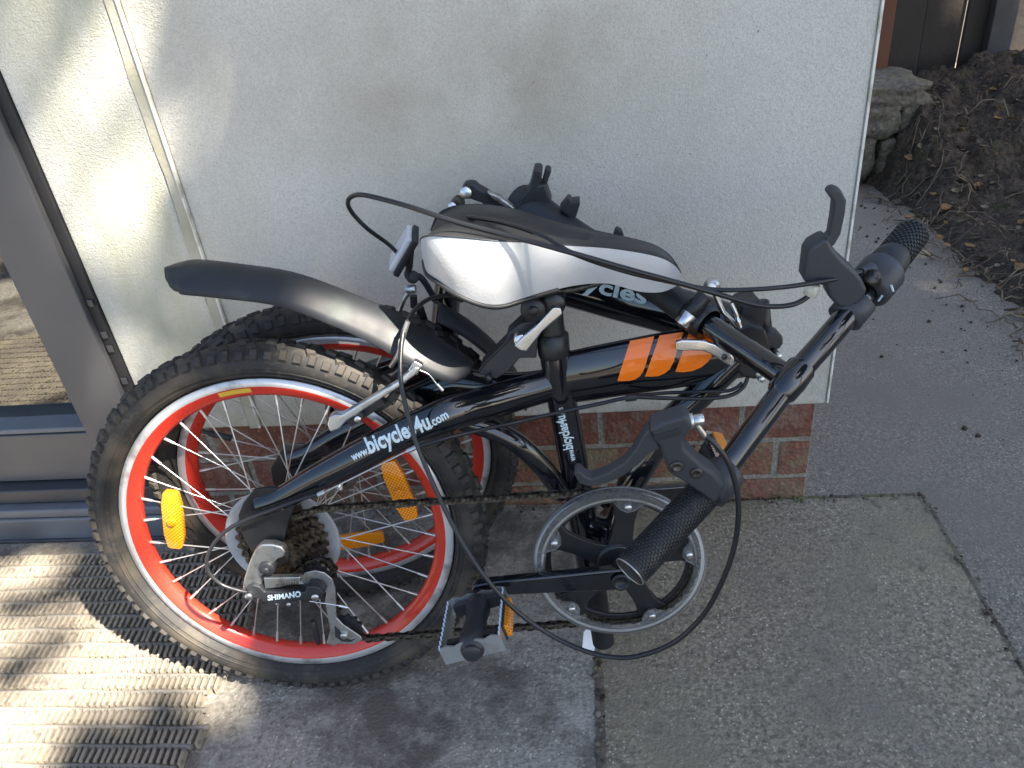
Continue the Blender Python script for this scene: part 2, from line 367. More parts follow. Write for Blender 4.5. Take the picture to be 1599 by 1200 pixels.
mat('wood_dark', (.022, .017, .014), .7, bump=(60, .5, .003), var=[(4, 5, (.040, .028, .020), .4, .65)])
mat('wood_grey', (.085, .082, .078), .75, bump=(80, .5, .003), var=[(5, 5, (.055, .052, .05), .4, .65)])
mat('wood_orange', (.13, .045, .018), .6, bump=(90, .4, .002), var=[(12, 5, (.12, .04, .018), .4, .65)])
mat('wood_red', (.05, .014, .011), .65, bump=(60, .4, .003))
mat('interior', (.06, .058, .055), .9)
gm = bpy.data.materials.new('window_glass'); gm.use_nodes = True; nt = gm.node_tree; nt.nodes.clear()
out = nt.nodes.new('ShaderNodeOutputMaterial'); gl = nt.nodes.new('ShaderNodeBsdfGlossy'); gl.inputs['Roughness'].default_value = .0; gl.inputs[0].default_value = (.95, .97, .96, 1)
tr = nt.nodes.new('ShaderNodeBsdfTransparent'); tr.inputs[0].default_value = (.78, .82, .81, 1); fr = nt.nodes.new('ShaderNodeFresnel'); fr.inputs[0].default_value = 2.6
mx = nt.nodes.new('ShaderNodeMixShader'); nt.links.new(fr.outputs[0], mx.inputs[0]); nt.links.new(tr.outputs[0], mx.inputs[1]); nt.links.new(gl.outputs[0], mx.inputs[2]); nt.links.new(mx.outputs[0], out.inputs[0]); M['window_glass'] = gm

# ------------------------------------------------------------------ ground
def slab_piece(name, poly, z0, z1, material, parent=None, wob=.0015, div=.06, hole=None):
    """flat slab from a rectangle with slightly worn edges"""
    (x0, y0, x1, y1) = poly; mb = MB()
    nx = max(2, int((x1 - x0) / div)); ny = max(2, int((y1 - y0) / div)); vs = []
    for j in range(ny + 1):
        for i in range(nx + 1):
            x = x0 + (x1 - x0) * i / nx; y = y0 + (y1 - y0) * j / ny
            z = z1 + wob * noise.noise(Vector((x * 6, y * 6, 3)))
            ex = noise.noise(Vector((x * 23, y * 23, 9))) * .0022
            if i in (0, nx) or j in (0, ny): z -= .003 + abs(ex)
            if i in (0, nx): x += ex
            if j in (0, ny): y += ex
            vs.append((x, y, z))
    fs = [(j * (nx + 1) + i, j * (nx + 1) + i + 1, (j + 1) * (nx + 1) + i + 1, (j + 1) * (nx + 1) + i) for j in range(ny) for i in range(nx)]
    mb.add(vs, fs)
    rim = [j * 0 + i for i in range(nx + 1)] + [j * (nx + 1) + nx for j in range(1, ny + 1)] + [ny * (nx + 1) + i for i in range(nx - 1, -1, -1)] + [j * (nx + 1) for j in range(ny - 1, 0, -1)]
    low = [Vector((vs[i][0], vs[i][1], z0)) for i in rim]; n = len(rim); o = len(mb.v)
    mb.add([vs[i] for i in rim] + low, [(k, n + k, n + (k + 1) % n, (k + 1) % n) for k in range(n)], 0, False)
    return mb.build(name, material, parent, recalc=False)
g = MB(); g.add([(-60, -60, -.035), (60, -60, -.035), (60, 60, -.035), (-60, 60, -.035)], [(0, 1, 2, 3)], 0, False)
tag(g.build('ground', 'earth', recalc=False), kind='structure')
patio = slab_piece('patio', (-2.6, -2.2, -.0228, 1.05), -.05, 0, 'concrete_worn'); tag(patio, kind='structure')
sl = slab_piece('concrete_slab', (-.0200, -.62, .5130, 1.0160), -.05, .001, 'concrete_mossy', patio)
sl = slab_piece('concrete_slab', (-.0195, -2.2, .5125, -.624), -.05, .000, 'concrete_mossy', patio)
def path_mesh():
    xs = [.30, .41, .5165]; x = .5165
    while x < 2.6: x += .075; xs.append(x)
    ys = []; y = -2.2
    while y < .99: ys.append(y); y += .075
    ys += [1.0205]; y = 1.0205
    while y < 4.2: y += .075; ys.append(y)
    nx, ny = len(xs), len(ys); keep = lambda i, j: 0 <= i < nx - 1 and 0 <= j < ny - 1 and not (xs[i] < .516 and ys[j] < 1.02)
    vs = []; fs = []
    for j in range(ny):
        for i in range(nx):
            e = not all(keep(i + a, j + b) for a in (-1, 0) for b in (-1, 0)); w_ = noise.noise(Vector((xs[i] * 23, ys[j] * 23, 9))) * .002
            vs.append((xs[i] + (w_ if e else 0), ys[j], -.001 + .002 * noise.noise(Vector((xs[i] * 5, ys[j] * 5, 3))) - (.003 + abs(w_) if e else 0)))
    mb = MB()
    mb.add(vs, [(j * nx + i, j * nx + i + 1, (j + 1) * nx + i + 1, (j + 1) * nx + i) for j in range(ny - 1) for i in range(nx - 1) if keep(i, j)])
    return mb.build('path', 'path_concrete', recalc=False)
path = path_mesh(); tag(path, kind='structure')
g = MB(); g.box((-.0215, -.6, -.0085), (.012, 3.2, .012)); g.box((.5148, -.6, -.0095), (.012, 3.2, .012)); g.box((.40, 1.0185, -.0095), (.24, .012, .012)); tag(g.build('joint_filling', 'old_stone', patio), kind='stuff')
# ------------------------------------------------------------------ house wall
YB = 1.022                                     # brick face
wall = empty('rendered_wall', (-.2, 1.02, 0)); tag(wall, 'pale grey pebbly rendered house wall over a low red brick plinth', 'wall')
def wp(mb, name, material, bevel=0, parent=wall):
    for v in mb.v: v -= Vector(parent.location)
    return mb.build(name, material, parent, bevel)
mb = MB(); mb.box(((-.566 + .340) / 2, 1.4105, (.192 + 2.6) / 2), (.340 + .566, .8, 2.6 - .192)); wp(mb, 'render_panel', 'render_grey', .004)
mb = MB(); mb.box(((-.757 - .5845) / 2, 1.409, (.196 + 2.6) / 2), (.757 - .5845, .8, 2.6 - .196)); wp(mb, 'render_panel', 'render_green', .003)
mb = MB(); n = 90
lef = []; 
for i in range(n + 1):
    z = .194 + (2.59 - .194) * i / n; lef.append((z, -.5845 - .006 * (noise.noise(Vector((0, 2, z * 9))) + .5 * noise.noise(Vector((0, 5, z * 31))))))
mb.add([(x, 1.0075, z) for z, x in lef] + [(-.5685, 1.0075, z) for z, x in lef], [(i, n + 1 + i, n + 2 + i, i + 1) for i in range(n)], 0, False)
mb.box((-.5765, 1.06, 1.39), (.0165, .095, 2.38))
wp(mb, 'joint_strip', 'render_joint')
mb = MB(); mb.box((-.5672, 1.05, 1.39), (.0022, .09, 2.39)); wp(mb, 'corner_bead', 'bead_white')
mb = MB(); mb.box((.3412, 1.0525, 1.396), (.0028, .09, 2.40)); wp(mb, 'corner_bead', 'bead_white')
mb = MB(); mb.box((-.215, 1.4255, .071), (1.09, .8, .238)); wp(mb, 'mortar_bed', 'mortar')
def brick(x0, x1, z0, z1, m_):
    mb = MB(); d = random.uniform(-.0015, .0015); y0 = YB + d
    nx = max(2, int((x1 - x0) / .02)); vs = []
    nz = 4
    for k in range(nz + 1):
        for i in range(nx + 1):
            x = x0 + (x1 - x0) * i / nx; z = z0 + (z1 - z0) * k / nz; e = .0022 * noise.noise(Vector((x * 40, z * 40, 1)))
            if i == 0: x += abs(e) * .8
            if i == nx: x -= abs(e) * .8
            if k == 0: z += abs(e)
            if k == nz: z -= abs(e)
            vs.append((x, y0 + e * .7 + (.002 if i in (0, nx) or k in (0, nz) else 0), z))
    mb.add(vs, [(k * (nx + 1) + i, k * (nx + 1) + i + 1, (k + 1) * (nx + 1) + i + 1, (k + 1) * (nx + 1) + i) for k in range(nz) for i in range(nx)])
    mb.box(((x0 + x1) / 2, y0 + .034, (z0 + z1) / 2), (x1 - x0 - .001, .062, z1 - z0 - .001))
    wp(mb, 'brick', m_)
for row, (z0, z1, off) in enumerate(((.1215, .1885, 0), (.0465, .1125, .056), (-.028, .0375, .0))):
    x = .3275 - off; first = True
    if off: brick(.3275 - .046, .3275, z0, z1, 'brick_mossy'); x = .3275 - .056
    if not off: brick(.3275 - .103, .3275, z0, z1, 'brick_red' if row == 0 else 'brick_mossy'); x = .3275 - .113
    while x > -.72:
        w_ = .213 if x > -.5 else max(.05, x + .755)
        brick(x - w_, x, z0, z1, 'brick_red' if row == 0 or (row == 1 and x < .0) else 'brick_mossy'); x -= w_ + .0105

# ------------------------------------------------------------------ glazed door at the left
door = empty('glazed_door', (-1.2, 1.0, 0)); tag(door, 'dark grey metal framed glass door with raised sill beside rendered wall', 'door')
def dp(mb, name, m_, bevel=.002): return wp(mb, name, m_, bevel, door)
mb = MB(); mb.box((-.8215, 1.03, 1.16), (.092, .07, 2.11)); dp(mb, 'door_stile', 'frame_grey')
mb = MB(); mb.box((-.7665, 1.045, 1.16), (.018, .08, 2.11)); dp(mb, 'gasket', 'gasket')
for z in (.44, .385, .36, .30): 
    mb = MB(); mb.box((-.7655, 1.003, z), (.010, .003, .012)); dp(mb, 'gasket_clip', 'frame_dark', .001)
mb = MB(); mb.box((-1.372, 1.032, .155), (1.008, .066, .098)); dp(mb, 'bottom_rail', 'frame_grey')
mb = MB(); mb.box((-1.372, 1.026, .2105), (1.006, .05, .0105)); dp(mb, 'glazing_bead', 'sill_grey', .003)
mb = MB(); mb.box((-1.372, 1.03, 2.165), (1.008, .066, .1)); dp(mb, 'top_rail', 'frame_grey')
mb = MB(); mb.box((-1.826, 1.03, 1.16), (.1, .07, 1.9)); dp(mb, 'door_stile', 'frame_grey')
mb = MB(); mb.box((-1.372, 1.045, 1.16), (1.004, .006, 1.908)); dp(mb, 'glass_pane', 'window_glass', 0)
mb = MB(); mb.box((-1.31, 1.02, .088), (1.108, .09, .030)); dp(mb, 'sill_step', 'frame_dark', .004)
mb = MB(); mb.box((-1.31, 1.00, .0625), (1.110, .084, .0180)); dp(mb, 'sill_step', 'sill_grey', .004)
mb = MB(); mb.box((-1.31, .995, .0265), (1.112, .076, .051)); dp(mb, 'sill_base', 'sill_grey', .005)
mb = MB(); mb.box((-1.31, .9665, .0035), (1.114, .03, .006)); dp(mb, 'sill_lip', 'frame_dark', .002)
hw = empty('house_wall', (-1.4, 1.5, 0)); tag(hw, 'rendered house wall above and beside the glass door', 'wall')
mb = MB(); mb.box((-1.36, 1.41, 2.42), (1.2, .8, .39)); mb.box((-2.45, 1.41, 1.3), (1.14, .8, 2.62)); wp(mb, 'render_panel', 'render_grey', .003, hw)
mb = MB(); mb.box((-1.34, 1.95, 1.1), (1.3, .1, 2.4)); mb.box((-1.34, 1.48, .02), (1.14, .8, .05)); wp(mb, 'room_back', 'interior', 0, hw)

# ------------------------------------------------------------------ rubber link doormat
MX0, MX1 = -2.0, -.565; MY0, MY1 = .30, .915
door_mat = empty('doormat', (-1.0, .6, 0)); tag(door_mat, 'brown ribbed rubber link doormat of slanted slats before glass door', 'doormat')
rowp = .0272; nrow = int((MY1 - MY0) / rowp)
slat = MB(); slat.box((0, 0, 0), (.0044, .0215, .012), (Vector((1, 0, 0)), Vector((0, 1, 0)), Vector((0, 0, 1))))
so = slat.build('slat', 'mat_rubber', None); me_s = so.data; bpy.data.objects.remove(so)
slots = []
for r_ in range(nrow):
    y = MY1 - .02 - r_ * rowp
    edge = MX1 + .012 * math.sin(r_ * 1.7) + .02 * (MY1 - y) / (MY1 - MY0) 
    x = edge
    k = 0
    while x > MX0:
        slots.append((x + random.uniform(-.0008, .0008), y + random.uniform(-.001, .001), .10 + random.uniform(-.06, .06), .0090 + random.uniform(-.001, .001))); x -= .0096
    rod = MB(); pts = []
    n = 40
    for i in range(n + 1):
        xx = MX0 + (edge + .006 - MX0) * i / n
        pts.append((xx + 1.0, y + rowp / 2 - .6 + .0012 * math.sin(i * 1.3 + r_ * 2), .0090 + .0015 * math.sin(i * 2.1 + r_)))
    rod.tube(pts, .0040, 6); rod.build('rod', 'mat_rod', door_mat)
slots.sort(key=lambda s: (s[0] + .45) ** 2 + (s[1] - .55) ** 2)
inview = [s for s in slots if s[0] > -1.15]
for s in inview[:300]:
    o = bpy.data.objects.new('slat', me_s); col.objects.link(o); o.parent = door_mat
    o.location = (s[0] + 1.0, s[1] - .6, s[3]); o.rotation_euler = (0, 0, s[2])
rest = MB(); used = set(id(s) for s in inview[:300])
for s in slots:
    if id(s) in used: continue
    c_, s_ = math.cos(s[2]), math.sin(s[2])
    rest.box((s[0] + 1.0, s[1] - .6, s[3]), (.0044, .0215, .012), (Vector((c_, s_, 0)), Vector((-s_, c_, 0)), Vector((0, 0, 1))))
o = rest.build('slats', 'mat_rubber', door_mat, recalc=False); o['kind'] = 'stuff'

# ------------------------------------------------------------------ soil bank, stone kerb, fence behind
def sstep(a, b, x): t = max(0, min(1, (x - a) / (b - a))); return t * t * (3 - 2 * t)
def soil_h(x, y):
    e = .05 * noise.noise(Vector((x * 5, y * 5, 0))) + .025 * noise.noise(Vector((x * 14, y * 14, 4)))
    edge = sstep(.885 + e, 1.02 + e, x)
    h = edge * (.045 + .05 * sstep(.95, 1.6, x)) + edge * sstep(2.12, 2.56, y + .25 * e + .10 * (x - 1.2)) * .215
    r = noise.fractal(Vector((x * 13, y * 13, h * 9)), 1.0, 2.2, 5) * .020 + abs(noise.noise(Vector((x * 33, y * 33, 8)))) * .016
    return -.02 + h + edge * (r * (1 + 1.2 * sstep(2.1, 2.4, y)))
mb = MB(); nx, ny = 130, 170; vs = []
for j in range(ny + 1):
    for i in range(nx + 1):
        x = .82 + 1.7 * (i / nx) ** 1.25; y = 1.05 + 1.85 * j / ny
        h = soil_h(x, y); vs.append((x + .012 * noise.noise(Vector((x * 30, y * 30, h * 40))), y + .02 * noise.noise(Vector((x * 25, h * 60, y * 25))), h))
mb.add(vs, [(j * (nx + 1) + i, j * (nx + 1) + i + 1, (j + 1) * (nx + 1) + i + 1, (j + 1) * (nx + 1) + i) for j in range(ny) for i in range(nx)])
tag(mb.build('soil_bank', 'soil', recalc=False), kind='structure')
mb = MB()                                        # twigs and roots nobody could count
for k in range(520):
    x = random.uniform(.92, 1.9); y = random.uniform(1.3, 2.62)
    if random.random() < .15: x = random.uniform(.86, .95)
    L = random.uniform(.02, .11); a = random.uniform(0, 6.28); pts = []
    for i in range(5):
        t = i / 4; xx = x + math.cos(a) * L * t + random.uniform(-.006, .006); yy = y + math.sin(a) * L * t + random.uniform(-.006, .006)
        pts.append((xx, yy, max(.001, soil_h(xx, yy)) + .006 + .022 * math.sin(t * 3.1) * random.random()))
    r0 = random.uniform(.0009, .0026); mb.tube(pts, [r0, r0, r0 * .9, r0 * .7, r0 * .4], 5)
tag(mb.build('twigs', 'twig', recalc=False), 'tangle of dry brown twigs and roots over the soil bank', 'twigs', kind='stuff')
def leaf_mesh(mb, c, size, rz, tilt, mi=0, curl=.25):
    c = Vector(c); rot = Matrix.Rotation(rz, 3, 'Z') @ Matrix.Rotation(tilt, 3, 'X')
    prof = [(0, 0), (.2, .22), (.5, .32), (.8, .18), (1, 0)]
    vs = [c + rot @ Vector((size * (t - .5), 0, curl * size * (t - .5) ** 2)) for t, w_ in prof] + [c + rot @ Vector((size * (t - .5), size * w_, size * (.1 + curl * (t - .5) ** 2))) for t, w_ in prof] + [c + rot @ Vector((size * (t - .5), -size * w_, size * (.1 + curl * (t - .5) ** 2))) for t, w_ in prof]
    mb.add(vs, [(i, i + 1, 6 + i, 5 + i) for i in range(4)] + [(i + 1, i, 10 + i, 11 + i) for i in range(4)], mi)
mb = MB()
for k in range(700):
    x = random.uniform(.9, 1.9); y = random.uniform(1.35, 2.65)
    leaf_mesh(mb, (x, y, max(.002, soil_h(x, y)) + .008), random.choice([random.uniform(.008, .018), random.uniform(.012, .04)]), random.uniform(0, 6.28), random.uniform(-.8, .8), 0 if random.random() < .45 else 1)
tag(mb.build('leaf_litter', ['dry_leaf', 'twig'], recalc=False), 'scattered dry leaves lying on the soil bank', 'leaves', kind='stuff')
mb = MB()
for k in range(26):
    x = random.choice([random.uniform(1.15, 1.3), random.uniform(1.3, 1.6)]); y = random.uniform(1.6, 1.95)
    leaf_mesh(mb, (x, y, soil_h(x, y) + .02), random.uniform(.03, .05), random.uniform(0, 6.28), random.uniform(-.8, .8))
tag(mb.build('ivy_sprigs', 'green_leaf', recalc=False), 'few green ivy leaves sprouting from the soil bank', 'ivy', kind='stuff')
mb = MB()
for k in range(150):                             # crumbs of soil strewn on the path
    x = .9 - abs(random.gauss(0, .15)); y = random.uniform(1.15, 2.6); r_ = random.choice([random.uniform(.0008, .002), random.uniform(.001, .003), random.uniform(.002, .0055)])
    if x < .36: continue
    mb.lathe([(0, -r_ * .5), (r_, -r_ * .1), (r_ * .8, r_ * .6), (0, r_)], (x, y, .001), (random.uniform(-.3, .3), random.uniform(-.3, .3), 1), 5)
tag(mb.build('soil_crumbs', 'soil', recalc=False), 'dark crumbs of soil strewn on the concrete path', 'soil', kind='stuff')
def rock(name, c, size, label, seed, parent=None):
    bm = bmesh.new(); bmesh.ops.create_cube(bm, size=1); bmesh.ops.subdivide_edges(bm, edges=bm.edges, cuts=7, use_grid_fill=True)
    for v in bm.verts:
        p = v.co.copy(); s = p.normalized() * .5; p = p.lerp(s, .28)
        p *= 1 + .16 * noise.noise(p * 3 + Vector((seed, 0, 0))) + .07 * noise.noise(p * 9 + Vector((0, seed, 0)))
        v.co = Vector((p.x * size[0], p.y * size[1], p.z * size[2]))
    me = bpy.data.meshes.new(name); bm.to_mesh(me); bm.free(); me.materials.append(M['old_stone'])
    for p in me.polygons: p.use_smooth = True
    o = bpy.data.objects.new(name, me); col.objects.link(o); o.location = c
    if parent: o.parent = parent; o.location = Vector(c) - Vector(parent.location)
    if label: tag(o, label, 'stone')
    return o
kw = empty('stone_wall', (.9, 2.62, 0)); tag(kw, 'low old garden wall of rough stones with mossy top behind house corner', 'wall')
for i, (x, z, w_, h_) in enumerate(((.80, .075, .20, .16), (.985, .07, .17, .15), (.84, .195, .24, .11), (1.02, .20, .13, .11))):
    rock('stone', (x, 2.63, z), (w_, .24, h_), None, i * 3.3, kw)
rock('coping_stone', (.86, 2.68, .265), (.36, .34, .075), None, 21.3, kw)
fence = empty('board_fence', (1.5, 2.98, 0)); tag(fence, 'dark weathered board fence behind the soil bank with one grey board', 'fence')
x = 1.02; k = 0
while x < 3.2:
    w_ = .135; mb = MB(); mb.box((x + w_ / 2, 2.99 + .008 * (k % 2), .75), (w_ - .006, .02, 1.9))
    wp(mb, 'board', 'wood_dark' if k < 5 else 'wood_red', .002, fence); x += w_; k += 1
mb = MB(); mb.box((1.395, 2.955, .75), (.075, .04, 1.9)); wp(mb, 'grey_board', 'wood_grey', .003, fence)
mb = MB(); mb.box((1.70, 2.955, .75), (.09, .04, 1.9)); wp(mb, 'board', 'wood_red', .003, fence)
pst = MB(); pst.box((0, 0, .75), (.062, .09, 1.6)); po = pst.build('wooden_post', 'wood_orange', None, .003); po.location = (.965, 2.86, 0)
tag(po, 'orange brown wooden post rising behind the house corner', 'post')

# ------------------------------------------------------------------ the folded bicycle
bike = empty('folding_bicycle', mtx=BM)
tag(bike, 'folded black bicycle with red rims and orange stripes leaning against rendered wall', 'bicycle')
def part(mb, name, m_, parent=bike, bevel=0, label=None, **k):
    o = mb.build(name, m_, parent, bevel, **k)
    if label: o['label'] = label
    return o
# ---- wheels: hub mesh with tyre, rim, spokes, reflectors as sub-parts (axis = y, centre at origin)
RT = .229; RS = .0215
def make_tyre(parent):
    mb = MB(); n = 96; seg = 20; prof = []
    for k in range(seg):
        a = 2 * math.pi * k / seg; r_ = RT + RS * math.cos(a) * (1.0 if math.cos(a) > 0 else .86); h = .0225 * math.sin(a)
        prof.append((r_, h))
    mb.lathe(prof, (0, 0, 0), (0, 1, 0), n, 0, True)
    for rr, hh in ((.2185, .0195), (.2235, .0222)):               # moulded sidewall ridges
        for s in (-1, 1): mb.lathe([(rr - .0008, s * (hh - .001)), (rr, s * (hh + .0008)), (rr + .0008, s * (hh - .001))], (0, 0, 0), (0, 1, 0), n)
    nk = 92
    def knob(a, sec, ln, wd, ht, tw=0):
        rad = RT + (RS + ht * .35) * math.cos(sec); h = (.0225 + ht * .35) * math.sin(sec)
        er = Vector((math.cos(a), 0, math.sin(a))); et = Vector((-math.sin(a), 0, math.cos(a))); ay = Vector((0, 1, 0))
        nrm = (er * math.cos(sec) + ay * math.sin(sec)); tan = (ay * math.cos(sec) - er * math.sin(sec))
        e1 = (et * math.cos(tw) + tan * math.sin(tw)); e2 = (tan * math.cos(tw) - et * math.sin(tw)); c = er * rad + ay * h
        vs = []
        for z, sc_ in ((-.5, 1.12), (.5, .86)):
            for x, y in ((-1, -1), (1, -1), (1, 1), (-1, 1)): vs.append(c + nrm * ht * z + e1 * ln * .5 * x * sc_ + e2 * wd * .5 * y * sc_)
        mb.add(vs, [(4, 5, 6, 7), (0, 1, 5, 4), (1, 2, 6, 5), (2, 3, 7, 6), (3, 0, 4, 7)], 1, False)
    for i in range(nk):
        a = 2 * math.pi * i / nk
        for s in (-1, 1):
            if i % 2: knob(a, s * .98, .0095, .010, .0040)
            else: knob(a, s * .90, .0085, .0125, .0044)
            if i % 2 == 0: knob(a + .02, s * .42, .0105, .0085, .0040, .5 * s)
        if i % 2: knob(a, 0, .0125, .0095, .0038, .2)
    o = mb.build('tyre', ['tyre_rubber', 'tread_rubber'], parent); return o
def make_rim(parent):
    mb = MB(); prof = [(.2105, -.0125), (.2112, -.0112), (.2080, -.0100), (.2060, -.004), (.2060, .004), (.2080, .0100), (.2112, .0112), (.2105, .0125), (.2010, .0128), (.1985, .0118), (.1900, .0080), (.1868, .0040), (.1868, -.0040), (.1900, -.0080), (.1985, -.0118), (.2010, -.0128)]
    mis = [1, 1, 1, 1, 1, 1, 1, 1, 0, 0, 0, 0, 0, 0, 0, 1]
    mb.lathe(prof, (0, 0, 0), (0, 1, 0), 96, 0, True, mis=mis)
    return mb.build('rim', ['rim_red', 'rim_silver'], parent)
def make_spoke_mesh(side, sgn):
    mb = MB(); a = Vector((.021 * math.cos(sgn * 1.35), side * .026, .021 * math.sin(sgn * 1.35))); b = Vector((.188, 0, 0))
    a0 = Vector((.021, side * .026, 0)); d = (b - a).normalized()
    mb.tube([a, a + d * .05, b - d * .014], .0009, 6); mb.tube([b - d * .015, b - d * .003, b + d * .003], [.0017, .0019, .0023], 7)
    o = mb.build('spoke', 'spoke_steel'); me = o.data; bpy.data.objects.remove(o); return me
SPK = {(s, g_): make_spoke_mesh(s, g_) for s in (-1, 1) for g_ in (-1, 1)}
tyre_me = rim_me = refl_me = None
rfm = MB(); poly = [(-.042, -.006), (-.040, -.009), (-.022, -.0125), (.022, -.0125), (.040, -.009), (.042, -.006), (.042, .006), (.040, .009), (.022, .0125), (-.022, .0125), (-.040, .009), (-.042, .006)]
rfm.prism([(x, -.004, y) for x, y in poly], (0, .008, 0)); rfm.cyl((0, -.0085, 0), (0, -.003, 0), .0055, 12)
rf = rfm.build('spoke_reflector', 'reflector_orange', None, .0015); refl_me = rf.data
def make_wheel(label, mtx, phase, refl, valve, hub_mat='alloy_satin'):
    global tyre_me, rim_me
    mb = MB(); mb.lathe([(0, -.058), (.0055, -.058), (.0055, -.036), (.012, -.036), (.0245, -.030), (.0245, -.026), (.013, -.022), (.011, 0), (.013, .022), (.0245, .026), (.0245, .030), (.012, .036), (.0055, .036), (.0055, .058), (0, .058)], (0, 0, 0), (0, 1, 0), 24)
    w_ = mb.build('wheel', hub_mat, bike); w_.matrix_local = mtx; w_['label'] = label
    if tyre_me is None: tyre_me = make_tyre(w_).data; rim_me = make_rim(w_).data
    else:
        for nm, me in (('tyre', tyre_me), ('rim', rim_me)):
            o = bpy.data.objects.new(nm, me); col.objects.link(o); o.parent = w_
    for i in range(36):
        o = bpy.data.objects.new('spoke', SPK[(1 if i % 2 else -1, 1 if (i // 2) % 2 else -1)]); col.objects.link(o); o.parent = w_
        o.rotation_euler = (0, -(phase + 2 * math.pi * i / 36), 0)
    for (r_, a, tilt) in refl:
        o = bpy.data.objects.new('spoke_reflector', refl_me); col.objects.link(o); o.parent = w_
        for md in rf.modifiers:
            if md.type == 'BEVEL': m2 = o.modifiers.new('b', 'BEVEL'); m2.width = .0015; m2.segments = 2
        o.matrix_local = Matrix.Rotation(-a, 4, 'Y') @ Matrix.Translation((r_, -.008, 0)) @ Matrix.Rotation(math.pi / 2 + tilt, 4, 'Y')
    mb = MB(); va = valve; d = Vector((math.cos(va), 0, math.sin(va)))
    mb.tube([d * .188, d * .178, d * .176, d * .150, d * .148], [.0032, .0032, .0046, .0046, .0035], 10); mb.build('valve', 'black_plastic', w_)
    return w_
RC = Vector((0, 0, .2515))
def ang(px, py, c=RC): q = P(px, py, 0) - c; return math.atan2(q.z, q.x), math.hypot(q.x, q.z)
a1 = ang(276, 806); a2 = ang(627, 760); av = ang(494, 990)
rear = make_wheel('rear wheel with wide knobbly tyre', Matrix.Translation(RC), .05, [(a1[1], a1[0], 0.0), (a2[1], a2[0], 0.12)], av[0])
st = MB(); 
for k in range(13):
    a = ang(372, 604)[0] + (k - 6) * .017
    st.add([((.1995) * math.cos(a), -.0127, .1995 * math.sin(a)), (.1935 * math.cos(a), -.0108, .1935 * math.sin(a))], [])
st.f = [[2 * k, 2 * k + 1, 2 * k + 3, 2 * k + 2] for k in range(12)]; st.m = [0] * 12; st.sm = [True] * 12
st.build('rim_sticker', 'sticker_yellow', rear)
FW = Matrix.Translation((-.368, .828, .2508)) @ Matrix.Rotation(R(13), 4, 'Z') @ Matrix.Rotation(R(2), 4, 'X')
fl = BI @ FW
front = make_wheel('front wheel folded behind the rear wheel', fl, .02, [(.140, R(-93), 0)], 2.62)
bpy.data.objects.remove(rf)
def fr(x, y, z): return fl @ Vector((x, y, z))          # front-wheel coordinates -> bicycle coordinates

# ---- frame
ARM = [((405, 790, -.062), .0135), ((440, 778, -.061), .0140), ((490, 750, -.060), .0162), ((540, 724, -.058), .0182), ((600, 692, -.054), .0188), ((655, 665, -.049), .0190), ((705, 646, -.044), .0200), ((765, 629, -.022), .0205), ((815, 614, -.008), .0195), ((862, 601, 0), .0190)]
arm = MB(); swept(arm, [(P(*p), r_) for p, r_ in ARM], 20, 8, .80, (0, 1, 0))
arm_o = part(arm, 'swing_arm', 'black_paint', label='glossy black swing arm with pale printed web address')
arm2 = MB(); swept(arm2, [((lambda q: Vector((q.x, -q.y * .78 + .002, q.z)))(P(*p)), r_ * .97) for p, r_ in ARM], 16, 6, .8, (0, 1, 0)); part(arm2, 'swing_arm', 'black_paint')
def lettering(txt, p0, p1, h, target, parent, m_='decal_white', bold=.02, up=None, name='lettering', shear=0):
    d = (p1[0] - p0[0], p1[1] - p0[1]); L = math.hypot(*d); u = up or (d[1] / L, -d[0] / L)
    return decal(name, text2d(txt, bold, shear), lambda x, y: (p0[0] + d[0] * x + u[0] * y * h, p0[1] + d[1] * x + u[1] * y * h), target, m_, parent)
lettering('www.', (552, 720), (578, 708), 18, arm, arm_o, bold=.025)
lettering('bicycles4u', (578, 708), (675, 668), 36, arm, arm_o, bold=.03)
lettering('.com', (675, 667), (702, 652), 20, arm, arm_o, bold=.025)
mt = MB(); swept(mt, [(P(872, 594), .0300), (P(900, 588), .0318), (P(980, 574), .0335), (P(1060, 561), .0345), (P(1130, 551), .0335), (P(1182, 545), .031)], 24, 6, .47, (0, 1, 0))
mt_o = part(mt, 'main_tube', 'black_paint', label='glossy black main tube with three orange slanted stripes')
for poly in ([(964.4, 595), (971, 574), (984.5, 533), (1022, 526), (1009, 568), (1005, 580), (999, 588), (992, 592.5), (984.5, 594.5), (975, 595)], [(1007.5, 588), (1016, 565), (1030.5, 524.6), (1068, 519), (1056, 553), (1052, 566), (1046, 577), (1037, 584), (1027, 587.5), (1017, 588)], [(1055, 580.7), (1064, 556), (1076.6, 519), (1104, 516), (1120, 527), (1118, 541), (1114, 553), (1106, 565), (1095, 574), (1081, 579.5), (1068, 581)]):
    decal('stripe', (poly, [tuple(range(len(poly)))]), lambda x, y: (x, y), mt, 'decal_orange', mt_o)
stb = MB(); stb.tube([P(863.5, 532), P(878, 624), P(896, 722), P(926, 905)], .0172, 20)
st_o = part(stb, 'seat_tube', 'black_paint')
mb = MB(); mb.lathe([(.0172, -.003), (.0182, 0), (.0182, .022), (.0150, .025)], P(866, 552), P(863.5, 528) - P(866, 552), 20); part(mb, 'seat_collar', 'satin_black')
lettering('www.', (899, 719), (895, 700), 13, stb, st_o, bold=.02)
lettering('bicycles4u', (895, 700), (882, 648), 21, stb, st_o, bold=.03)
lettering('.com', (882, 647), (879, 636), 13, stb, st_o, bold=.02)
mb = MB(); mb.tube([P(858, 478), P(861.5, 510), P(943, 1003)], .0146, 20); part(mb, 'seat_post', 'satin_black')
BBc = Vector((.4095, 0, .2145))
